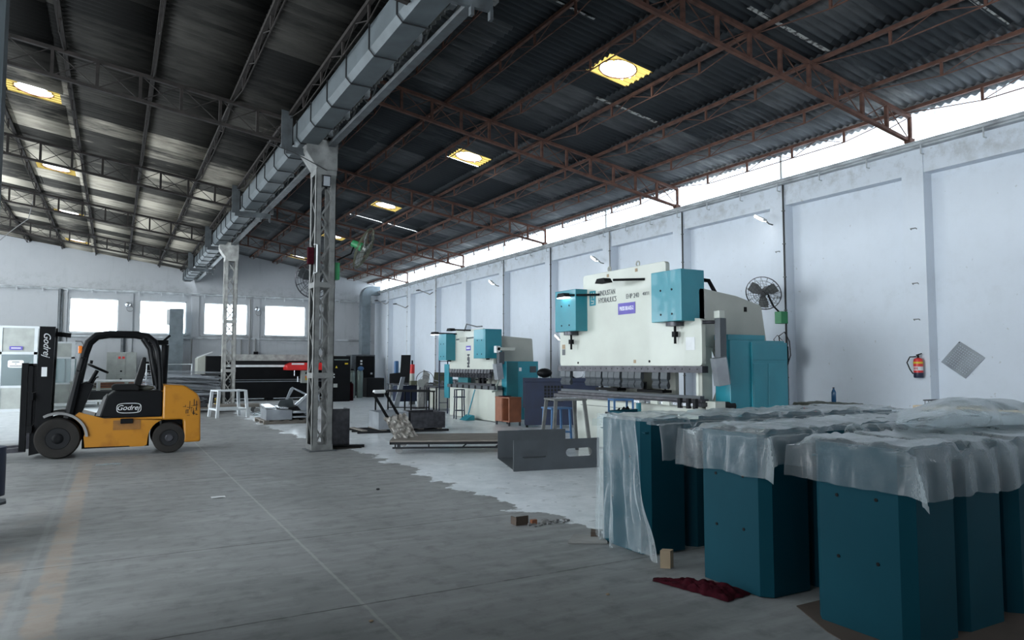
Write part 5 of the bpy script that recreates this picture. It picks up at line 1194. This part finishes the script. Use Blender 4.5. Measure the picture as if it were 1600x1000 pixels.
MB().box(-2.63, -1.58, 35.42, 35.44, 1.93, 2.5).build('upper_panel', 'panel_box', t); MB().box(-2.63, -1.58, 35.42, 35.44, 0, .78).build('lower_panel', 'panel_box', t); MB().box(-2.63, -1.58, 35.425, 35.435, .85, 1.86).build('window_pane', 'cabin_glass', t)
MB().box(-1.48, -1.47, 35.46, 36.9, .85, 1.86).build('side_pane', 'cabin_glass', t); MB().box(-1.48, -1.46, 35.46, 36.9, 0, .78).build('side_panel', 'paint_white', t)
t = thing('cable', 'grey cable loop beside the narrow glazed cabin', 'cable', (-1.3, 38.8, 1.5)); MB().tube([(-1.6, 38.85, 2.7), (-1.35, 38.85, 2.7), (-1.25, 38.85, 2.5), (-1.25, 38.85, 1.6), (-1.15, 38.85, 1.4)], .03, 6).build('cord', 'rubber_grey', t, smooth=True)
# electrical panel
t = thing('electrical_panel', 'pale grey electrical panel with two red buttons seen through the forklift', 'electrical panel', (.3, 38, 0))
MB().box(-.30, .92, 37.7, 38.2, 0, 2.18).build('enclosure', 'panel_box', t, bevel=.01)
for z in (1.78, 1.30, .93, .55): 
    MB().box(.11, .48, 37.685, 37.698, z - .16, z + (.34 if z > 1.7 else .17)).build('drawer', 'panel_box', t, bevel=.006)
    if z < 1.7: MB().box(.26, .34, 37.66, 37.684, z - .03, z + .04).build('rotary_switch', 'black', t)
for xx in (.22, .38): MB().box(xx - .05, xx + .05, 37.66, 37.684, 1.88, 1.98).build('button', 'red_bright', t)
t = thing('black_cabinet', 'low black machine cabinet behind the forklift seat', 'cabinet', (1.4, 36, 0))
MB().prism([(1.0, 0), (1.82, 0), (1.82, 1.74), (1.05, 1.74)], 'y', 35.8, 36.4).build('body', 'black', t, bevel=.01); MB().box(1.1, 1.72, 35.78, 35.798, 1.15, 1.25).build('label_strip', 'white', t); MB().box(1.36, 1.44, 35.77, 35.779, 1.16, 1.24).build('handle', 'black', t)
# white topped long bench with crates below
t = thing('roller_bench', 'long white-topped bench with crates below, behind the forklift', 'bench', (.4, 33.4, 0))
MB().box(-1.5, 2.2, 33.0, 33.9, .92, .98).build('top', 'white', t, bevel=.005)
for xx in (-1.45, -.5, .5, 1.4, 2.15): MB().box(xx - .03, xx + .03, 33.03, 33.09, 0, .92).build('leg', 'cream_side', t)
MB().box(-1.5, 2.2, 33.02, 33.08, .60, .66).build('lower_rail', 'cream_side', t)
for k, (xa, xb, m_) in enumerate(((-1.3, -.6, 'wood'), (-.45, .4, 'brown'), (.55, 1.3, 'brown'), (1.5, 2.1, 'wood'))):
    c = thing('crate', ['weathered wooden crate under the left end of the white bench', 'brown crate under the white bench, second from left', 'brown crate under the white bench, third from left', 'weathered wooden crate under the right end of the white bench'][k], 'crate', (xa, 33.1, .1), 'crates under the white bench')
    for z in (.68, .76, .84): MB().box(xa, xb, 33.12, 33.16, z, z + .05).build('slat', m_, c)
    MB().box(xa, xb, 33.18, 33.8, .1, .86).build('core', 'black_soft', c)
t = thing('flat_cart', 'low white flatbed under the bench behind the forklift', 'cart', (-.4, 32, 0)); MB().box(-1.2, .6, 31.6, 32.4, .18, .26).build('bed', 'white', t, bevel=.01)
for xx in (-1.0, .4): MB().box(xx - .06, xx + .06, 31.7, 32.3, 0, .18).build('foot', 'black', t)
tag(MB().prism(rounded([(-1.1, .27), (.3, .27), (.3, .50), (.1, .60), (-.9, .60), (-1.1, .5)], .08), 'y', 31.75, 32.3).build('covered_motor', 'black_soft', bevel=.03), 'dark covered block on the white flatbed behind the forklift', 'machine part')
# vertical ducts
def duct(label, x0, x1, y0, y1, z0, z1, elbow):
    t = thing('air_duct', label, 'duct', ((x0+x1)/2, y0, z0)); MB().box(x0, x1, y0, y1, z0, z1).build('shaft', 'duct_metal', t, bevel=.01)
    z = z0 + .7
    while z < z1: MB().box(x0 - .03, x1 + .03, y0 - .03, y1 + .03, z, z + .03).build('flange', 'duct_metal', t); z += .95
    if elbow:
        cx, cz, r0, r1 = x1 + .10, z1, .10, .10 + (x1 - x0)
        MB().prism([(cx - r1*cos(R(a)), cz + r1*sin(R(a))) for a in range(0, 91, 15)] + [(cx - r0*cos(R(a)), cz + r0*sin(R(a))) for a in range(90, -1, -15)], 'y', y0, y1).build('elbow', 'duct_metal', t)
        MB().box(cx, cx + .45, y0, y1, cz + r0, cz + r1).build('outlet', 'duct_metal', t)
    else: MB().box(x0 - .12, x0 - .002, y0, y1, z1 - .8, z1 - .05).build('side_hood', 'white', t)
duct('grey sheet-metal duct rising in front of the second far window', 2.28, 2.90, 38.0, 38.5, 0, 4.32, False)
duct('grey elbow duct rising to the clerestory in the far right corner', 11.60, 12.08, 37.4, 37.9, 2.15, 5.30, True)
# laser cutter
t = thing('laser_cutter', 'long black machine with a red head against the far wall', 'machine', (6.3, 34, 0))
MB().box(3.55, 9.1, 33.2, 35.4, .12, .95).build('base', 'black', t, bevel=.02); MB().box(3.55, 9.1, 33.5, 35.4, .95, 1.55).build('enclosure', 'black', t, bevel=.01)
MB().box(4.25, 9.1, 33.3, 35.4, 1.78, 2.06).build('top_beam', 'steel_light', t, bevel=.01); MB().box(4.1, 9.1, 33.45, 35.3, 1.56, 1.78).build('upper_bay', 'black_soft', t)
MB().box(4.2, 8.6, 33.3, 33.44, 1.50, 1.60).build('bellows', 'white', t); MB().box(3.45, 4.25, 33.2, 35.4, 1.1, 1.98).build('end_housing', 'black', t, bevel=.02)
MB().box(4.4, 9.0, 33.16, 33.2, .84, .87).build('guide_rail', 'sheet_metal', t); MB().box(4.4, 9.0, 33.16, 33.2, .93, .95).build('guide_rail', 'sheet_metal', t)
MB().prism([(3.15, 1.2), (3.45, 1.2), (3.45, 2.02), (3.15, 1.88)], 'y', 33.4, 34.6).build('side_hood', 'cream_side', t); MB().bar((3.12, 33.6, 1.92), (3.75, 33.6, 2.16), .05, .04).build('top_lamp_bar', 'white', t)
MB().prism([(6.75, 1.36), (8.4, 1.36), (8.4, 1.70), (7.0, 1.70), (6.75, 1.58)], 'y', 32.7, 33.6).build('cutting_head', 'red_bright', t, bevel=.02); MB().box(6.95, 7.5, 32.69, 32.699, 1.60, 1.68).build('head_highlight_plate', 'white', t)
MB().box(7.45, 8.15, 32.9, 33.2, .78, 1.35).build('control_panel', 'panel_box', t, bevel=.01)
for k, (z, m_) in enumerate(((1.22, 'black'), (1.05, 'orange'), (.95, 'yellow_plain'))): MB().box(7.60, 7.85, 32.89, 32.899, z - .04, z + .04).build('panel_button', m_, t)
for (xx, zz) in ((7.1, 1.25), (7.25, .98)): MB().cyl((xx, 32.8, zz - .15), (xx, 32.8, zz + .10), .03, 8).build('nozzle', 'bright_metal', t, smooth=True)
b = MB()
for q in (4.3, 6.0, 7.7): b.box(q, q + .3, 33.3, 33.8, 0, .12)
b.build('feet', 'black', t)
t = thing('work_lamp', 'small lamp on a pole standing above the black machine', 'lamp', (9.1, 35.6, 0)); MB().cyl((9.25, 35.6, 0), (9.25, 35.6, 2.9), .06, 10).build('pole', 'dark_steel', t, smooth=True); MB().bar((9.2, 35.5, 2.3), (8.75, 35.2, 2.75), .03).build('arm', 'steel_paint', t); MB().box(8.65, 8.85, 35.1, 35.25, 2.68, 2.84).build('head', 'steel_paint', t)
t = thing('work_lamp', 'dark spot lamp hanging from a conduit above the black machine', 'lamp', (6.4, 38.8, 2.2)); MB().cyl((6.4, 38.85, 2.3), (6.4, 38.85, 2.95), .03, 8).build('conduit', 'rubber_grey', t); MB().box(6.3, 6.5, 38.6, 38.8, 2.02, 2.28).build('head', 'black', t, bevel=.01)
for (xx, lb) in ((.5, 'grey lamp with curled wire between the first and second far windows'), (6.42, 'grey lamp with curled wire between the third and fourth far windows')):
    t = thing('wall_lamp', lb, 'lamp', (xx, 38.85, 4.4), 'lamps on the far wall'); MB().sphere((xx, 38.78, 4.5), .12, 12, 8).build('head', 'bright_metal', t, smooth=True); MB().ring((xx + .1, 38.85, 4.3), .14, .014, 'y', 18, 5).build('wire', 'rubber_grey', t)
for (xx, m_, z0, z1) in ((3.35, 'rubber_grey', 0, 2.9), (6.1, 'rubber_grey', 2.0, 5.0), (9.8, 'rubber_grey', 3.0, 5.0), (-2.25, 'galv_dark', 2.6, 5.1), (.35, 'galv_dark', 2.2, 2.95), (5.7, 'rubber_grey', 2.0, 2.9)):
    t = thing('conduit', {3.35: 'dark conduit on the far wall right of the first duct', 6.1: 'thin conduit on the far wall beside the third window', 9.8: 'thin conduit on the far wall right of the last window', -2.25: 'wide dark pipe on the far wall left of the windows', .35: 'dark pipe above the electrical panel', 5.7: 'short conduit above the black machine'}[xx], 'conduit', (xx, 38.87, z0), 'conduits on the far wall')
    MB().cyl((xx, 38.86, z0), (xx, 38.86, z1), .09 if m_ == 'galv_dark' else .04, 8).build('pipe', m_, t, smooth=True)
# tall cabinets and cylinders in the corner
t = thing('control_cabinet', 'tall black control cabinet with yellow warning stickers', 'cabinet', (8.7, 31.2, 0))
MB().box(8.27, 9.09, 30.9, 31.5, 0, 1.98).build('body', 'black', t, bevel=.008); MB().box(8.29, 9.07, 30.88, 30.899, .05, 1.94).build('door', 'black', t, bevel=.004)
MB().prism([(8.42, 1.46), (8.52, 1.46), (8.47, 1.56)], 'y', 30.87, 30.878).build('warning_sign', 'yellow_plain', t); MB().box(8.84, 8.98, 30.87, 30.878, 1.62, 1.68).build('sticker', 'yellow_plain', t); MB().box(8.36, 9.0, 30.87, 30.878, 1.80, 1.84).build('name_strip', 'cyl_green', t)
for z in (1.04, 1.16): MB().box(8.28, 8.40, 30.87, 30.878, z, z + .05).build('sticker', 'white', t)
MB().box(8.34, 8.52, 30.87, 30.878, .62, .78).build('paper', 'panel_box', t)
tag(MB().box(8.05, 8.15, 30.9, 31.0, 0, .9).build('guard_post', 'yellow_plain', bevel=.01), 'yellow guard post at the left of the tall black cabinet', 'post')
t = thing('filter_cabinet', 'dark slate filter cabinet below the corner duct', 'cabinet', (11.3, 36.5, 0))
MB().box(10.75, 12.0, 36.3, 37.3, 0, 2.12).build('body', 'galv_dark', t, bevel=.01); MB().box(10.98, 11.95, 36.28, 36.299, .2, 2.05).build('door', 'black', t)
for (xx, zz) in ((11.2, 1.75), (11.2, 1.6), (11.75, 1.1)): MB().box(xx, xx + .1, 36.26, 36.279, zz, zz + .09).build('sticker', 'white', t)
def cylinder(label, x, y, h, m, cap, r=.115):
    t = thing('gas_cylinder', label, 'gas cylinder', (x, y, 0), 'gas cylinders'); MB().lathe([(r*.9, 0), (r, .03), (r, h*.82), (r*.8, h*.9), (r*.3, h*.94)], (x, y, 0), 'z', 20).build('body', m, t, smooth=True); MB().lathe([(r*.3, h*.94), (r*.5, h*.95), (r*.5, h*.99), (r*.2, h)], (x, y, 0), 'z', 14).build('valve_cap', cap, t, smooth=True)
cylinder('grey-green gas cylinder with dark valve, left of the pair', 10.10, 34, 1.42, 'cyl_green', 'black', .15); cylinder('grey-green gas cylinder with blue valve cap', 10.48, 34, 1.48, 'cyl_green', 'blue_paint', .15); cylinder('brown gas cylinder beside the tall black cabinet', 9.55, 33, 1.45, 'rust_dark', 'black', .15); cylinder('dark red gas cylinder standing in front of the brown one', 9.30, 31.5, .85, 'maroon', 'black', .12)
tag(MB().sphere((10.45, 33.78, 1.42), .16, 12, 8, (1, .6, .7)).build('hose_coil', 'blue_paint', smooth=True), 'blue hose coil around the gas cylinder valve', 'hose')
tag(MB().box(10.9, 11.8, 34.2, 34.9, 0, .95).build('oil_tank', 'black_soft', bevel=.03), 'dark grimy tank right of the gas cylinders', 'tank')
# welding bench group
t = thing('welding_bench', 'cluttered steel workbench along the right wall before the corner', 'workbench', (10.6, 26, 0))
MB().box(9.35, 11.6, 25.6, 26.6, .84, .88).build('top', 'dark_steel', t)
for (xx, yy) in ((9.4, 25.65), (10.4, 25.65), (11.55, 25.65), (9.4, 26.55), (11.55, 26.55)): MB().box(xx - .025, xx + .025, yy - .025, yy + .025, 0, .84).build('leg', 'steel_light', t)
MB().box(9.5, 11.4, 25.9, 26.5, .2, .8).build('lower_store', 'navy', t)
tag(MB().prism([(9.25, .89), (10.05, .89), (10.10, 1.98), (9.72, 1.98), (9.68, 1.30), (9.25, 1.26)], 'y', 26.2, 26.23).build('steel_template', 'black_soft'), 'black L-shaped steel plate standing on the welding bench', 'sheet metal')
tag(MB().box(9.5, 9.65, 26.3, 26.45, .882, 1.75).build('blue_canister', 'blue_paint', bevel=.03), 'blue canister behind the black L-shaped plate', 'canister')
tag(MB().prism([(9.05, .01), (9.25, .01), (9.50, 1.15), (9.35, 1.15)], 'y', 25.2, 25.24).build('leaning_board', 'sheet_metal'), 'pale board leaning at the left end of the welding bench', 'board')
tag(MB().prism([(10.0, .01), (10.25, .01), (10.45, 1.25), (10.2, 1.42)], 'y', 25.1, 25.14).build('leaning_board', 'steel_light'), 'pale board leaning at the middle of the welding bench', 'board')
tag(MB().prism([(10.45, .01), (11.15, .01), (11.1, 1.30), (10.6, 1.32)], 'y', 25.0, 25.03).build('leaning_board', 'olive'), 'olive panel leaning in front of the welding bench', 'board')
t = thing('pedestal_grinder', 'pedestal grinder with a round wheel in front of the bench', 'grinder', (9.75, 24.5, 0)); MB().cyl((9.75, 24.5, .02), (9.75, 24.5, .86), .05, 10).build('pedestal', 'steel_light', t, smooth=True); MB().box(9.55, 9.95, 24.3, 24.7, 0, .02).build('base', 'dark_steel', t)
MB().cyl((9.80, 24.35, .93), (9.80, 24.42, .93), .15, 20).build('grinding_wheel', 'panel_box', t, smooth=True); MB().box(9.42, 9.72, 24.4, 24.6, .87, 1.02).build('motor', 'olive', t, bevel=.02)
t = thing('pedestal_fan', 'pedestal fan ring standing behind the grinder', 'fan', (10.3, 24.9, 0)); MB().ring((10.15, 24.85, 1.0), .36, .012, 'y', 30, 5).build('guard_ring', 'dark_steel', t); MB().ring((10.15, 24.85, 1.0), .2, .006, 'y', 24, 4).build('inner_ring', 'dark_steel', t); MB().cyl((10.15, 24.9, .02), (10.15, 24.9, .98), .02, 8).build('pole', 'dark_steel', t); MB().cyl((10.15, 24.9, 0), (10.15, 24.9, .02), .18, 16).build('base', 'dark_steel', t)
t = thing('fire_extinguisher', 'small red and cream extinguisher on a stand by the welding bench', 'fire extinguisher', (10.55, 27.2, 0)); MB().cyl((10.55, 27.2, .89), (10.55, 27.2, 1.25), .10, 14).build('lower_body', 'cream', t, smooth=True); MB().cyl((10.55, 27.2, 1.251), (10.55, 27.2, 1.62), .10, 14).build('upper_body', 'red_bright', t, smooth=True); MB().cyl((10.55, 27.2, 1.62), (10.55, 27.2, 1.78), .035, 8).build('valve', 'black', t); MB().box(10.45, 10.65, 27.1, 27.3, 0, .889).build('stand', 'steel_paint', t)
t = thing('parts_bench', 'bench heaped with dark steel tooling left of the smaller press', 'workbench', (10.6, 23.5, 0))
MB().box(9.75, 11.6, 22.9, 23.9, .80, .85).build('top', 'dark_steel', t); MB().box(9.9, 10.55, 22.95, 23.8, .08, .795).build('drawer_unit', 'cream_side', t, bevel=.006); MB().box(10.6, 11.5, 22.95, 23.8, .08, .795).build('cupboard', 'navy', t, bevel=.006)
for (xx, yy) in ((9.8, 22.95), (11.55, 22.95), (9.8, 23.85), (11.55, 23.85)): MB().box(xx - .025, xx + .025, yy - .025, yy + .025, 0, .80).build('leg', 'dark_steel', t)
b = MB(); random.seed(21)
for k in range(70):
    a = random.random()*pi; xx = 9.85 + 1.5*random.random(); yy = 23.0 + .7*random.random(); z = .87 + .22*random.random()*(1 - abs(xx-10.6)/1.3); L = .15 + .3*random.random()
    b.bar((xx, yy, z), (xx + L*cos(a)*.6, min(yy + L*sin(a), 23.85), z + .05*random.random()), .03 + .03*random.random(), .02)
tag(b.build('tooling_heap', 'dark_steel'), 'heap of dark steel tooling pieces on the parts bench', 'scrap metal', kind='stuff')
tag(MB().prism([(11.0, .86), (11.3, .86), (11.42, 1.6), (11.2, 1.6)], 'y', 23.86, 23.9).build('leaning_board', 'sheet_metal'), 'pale sheet standing at the back of the parts bench', 'board')
t = thing('ladder_rack', 'narrow dark ladder rack left of the smaller press', 'rack', (9.55, 21.7, 0))
for (xx, yy) in ((9.32, 21.6), (9.62, 21.6)): MB().box(xx - .015, xx + .015, yy - .015, yy + .015, 0, 2.38).build('upright', 'navy', t)
for z in (2.36, 2.1, 1.7, 1.25, .8, .35): MB().box(9.335, 9.605, 21.59, 21.61, z, z + .02).build('rung', 'navy', t)
for xx in (9.42, 9.52): MB().box(xx, xx + .012, 21.592, 21.608, 2.12, 2.36).build('bar', 'navy', t)
# pallet of bent sheet parts
t = thing('pallet', 'wooden pallet under the bent sheet-metal parts, centre left', 'pallet', (4.2, 20.6, 0))
for yy in (20.0, 20.6, 21.3): MB().box(3.55, 4.95, yy, yy + .1, 0, .08).build('runner', 'wood', t)
for k in range(6): xx = 3.55 + k*.26; MB().box(xx, xx + .14, 19.98, 21.42, .082, .105).build('board', 'wood', t)
def part(label, pts, ax, a0, a1, m, mt=None): tag(MB().prism(pts, ax, a0, a1, mt).build('bent_sheet', m), label, 'sheet metal', 'bent sheet-metal parts on the pallet')
part('grey folded sheet box lying at the front of the pallet', [(3.62, .11), (4.30, .11), (4.30, .36), (3.62, .40)], 'y', 20.05, 20.9, 'sheet_metal')
part('long bright folded strip on top of the pallet stack', [(20.15, .405), (21.1, .44), (21.1, .50), (20.15, .45)], 'x', 3.62, 3.88, 'bright_metal')
part('second bright folded strip on the pallet stack', [(20.05, .405), (20.9, .42), (20.9, .45), (20.05, .43)], 'x', 3.98, 4.2, 'bright_metal')
part('flat grey sheet jutting from the pallet front, upper one', [(4.31, .28), (4.78, .28), (4.78, .32), (4.31, .32)], 'y', 19.95, 20.6, 'sheet_metal')
part('flat grey sheet jutting from the pallet front, lower one', [(4.31, .16), (4.75, .16), (4.75, .20), (4.31, .20)], 'y', 19.95, 20.6, 'sheet_metal')
part('thin angled steel triangle standing at the back of the pallet', [(4.25, .45), (4.30, .45), (4.55, .93), (4.50, .97), (4.44, .93)], 'y', 21.0, 21.02, 'sheet_metal')
part('thin steel bar sloping down from the triangle', [(4.5, .97), (4.5, .92), (5.0, .66), (5.05, .70)], 'y', 21.03, 21.05, 'bright_metal')
part('large tilted grey sheet panel leaning at the right of the pallet', [(4.45, .52), (4.95, .95), (5.10, .88), (5.10, .52), (4.72, .20)], 'y', 20.3, 20.36, 'sheet_metal')
part('bright flange strip along the tilted sheet panel', [(4.40, .50), (4.93, .97), (4.98, .95), (4.46, .47)], 'y', 20.2, 20.29, 'bright_metal')
part('dark steel part lying under the tilted sheet panel', [(4.40, .11), (5.0, .11), (5.05, .35), (4.6, .45), (4.36, .38)], 'y', 20.7, 21.2, 'black_soft')
part('grey bent sheet lying behind the stack on the pallet', [(4.05, .37), (4.55, .37), (4.50, .62), (4.15, .60)], 'y', 20.95, 21.0, 'galv')
tag(MB().grid(lambda u, v: (3.9 + 1.2*u, 23.2 + 1.2*v, .03 + .12*abs(noise2(u*4, v*4, 2)) + .04*noise2(u*12, v*12, 3)), 22, 20).build('plastic_sheeting', 'bubble'), 'crumpled clear plastic sheeting on the floor behind the pallet', 'plastic sheeting')
# scrap heap of long offcuts behind the forklift
t = thing('offcut_rack', 'low grey rack holding the heap of metal offcuts', 'rack', (2.4, 26.6, 0))
for (xx, yy) in ((.9, 26.0), (3.1, 26.0), (.9, 27.6), (3.1, 27.6)): MB().box(xx - .04, xx + .04, yy - .04, yy + .04, 0, .5).build('leg', 'dark_steel', t)
MB().box(.8, 3.18, 25.95, 27.7, .5, .56).build('deck', 'dark_steel', t); MB().box(.9, 3.18, 26.1, 27.5, .12, .18).build('lower_deck', 'wood', t)
b = MB(); random.seed(9)
for k in range(150):
    xx = .7 + .9*random.random(); yy = 26.0 + 1.5*random.random(); h = .60 + .85*random.random()*(1 - (yy-26)/3); L = 1.4 + 1.5*random.random(); a = (random.random()-.5)*.5; s = .0 - .28*random.random()
    e = min(xx + L*cos(a), 3.22); q = (e - xx)
    b.bar((xx, yy, h), (e, yy + q*sin(a)*.6, max(.6, h + s*q/2.2)), .02 + .05*random.random(), .008 + .012*random.random())
tag(b.build('metal_offcuts', 'sheet_metal'), 'heap of long shiny metal offcuts behind the forklift', 'scrap metal', kind='stuff')
b = MB()
for k in range(130):
    xx = .9 + 1.2*random.random(); yy = 26.0 + 1.5*random.random(); h = .2 + 1.0*random.random(); L = 1.0 + 1.2*random.random(); a = (random.random()-.5)*.5
    e = min(xx + L, 3.2); b.bar((xx, yy, h), (e, yy + (e-xx)*sin(a)*.5, max(.2, h - .25*random.random())), .04 + .08*random.random(), .012)
tag(b.build('metal_offcuts', 'galv_dark'), 'dark metal offcuts packed under the shiny heap', 'scrap metal', kind='stuff')
t = thing('hoop_frame', 'thin white tube hoop above the heap of offcuts', 'frame', (1.7, 27.9, 0)); MB().tube([(1.0, 28.0, 0), (1.0, 28.0, 1.62), (2.45, 28.0, 1.62), (2.45, 28.0, 0)], .03, 6).build('hoop', 'paint_white', t)
t = thing('wooden_cart', 'low wooden cart with wheels behind the white stool', 'cart', (3.6, 25.4, 0)); MB().box(2.75, 4.35, 24.9, 25.6, .20, .30).build('bed', 'wood', t)
for xx in (2.9, 4.2): MB().cyl((xx, 24.85, .09), (xx, 24.9, .09), .09, 14).build('wheel', 'rubber_grey', t, smooth=True); MB().cyl((xx, 25.6, .09), (xx, 25.65, .09), .09, 14).build('wheel', 'rubber_grey', t, smooth=True)
tag(MB().cyl((3.35, 27.8, 0), (3.35, 27.8, .72), .14, 16).build('yellow_drum', 'yellow_plain', smooth=True), 'small yellow drum behind the far lattice column', 'drum')
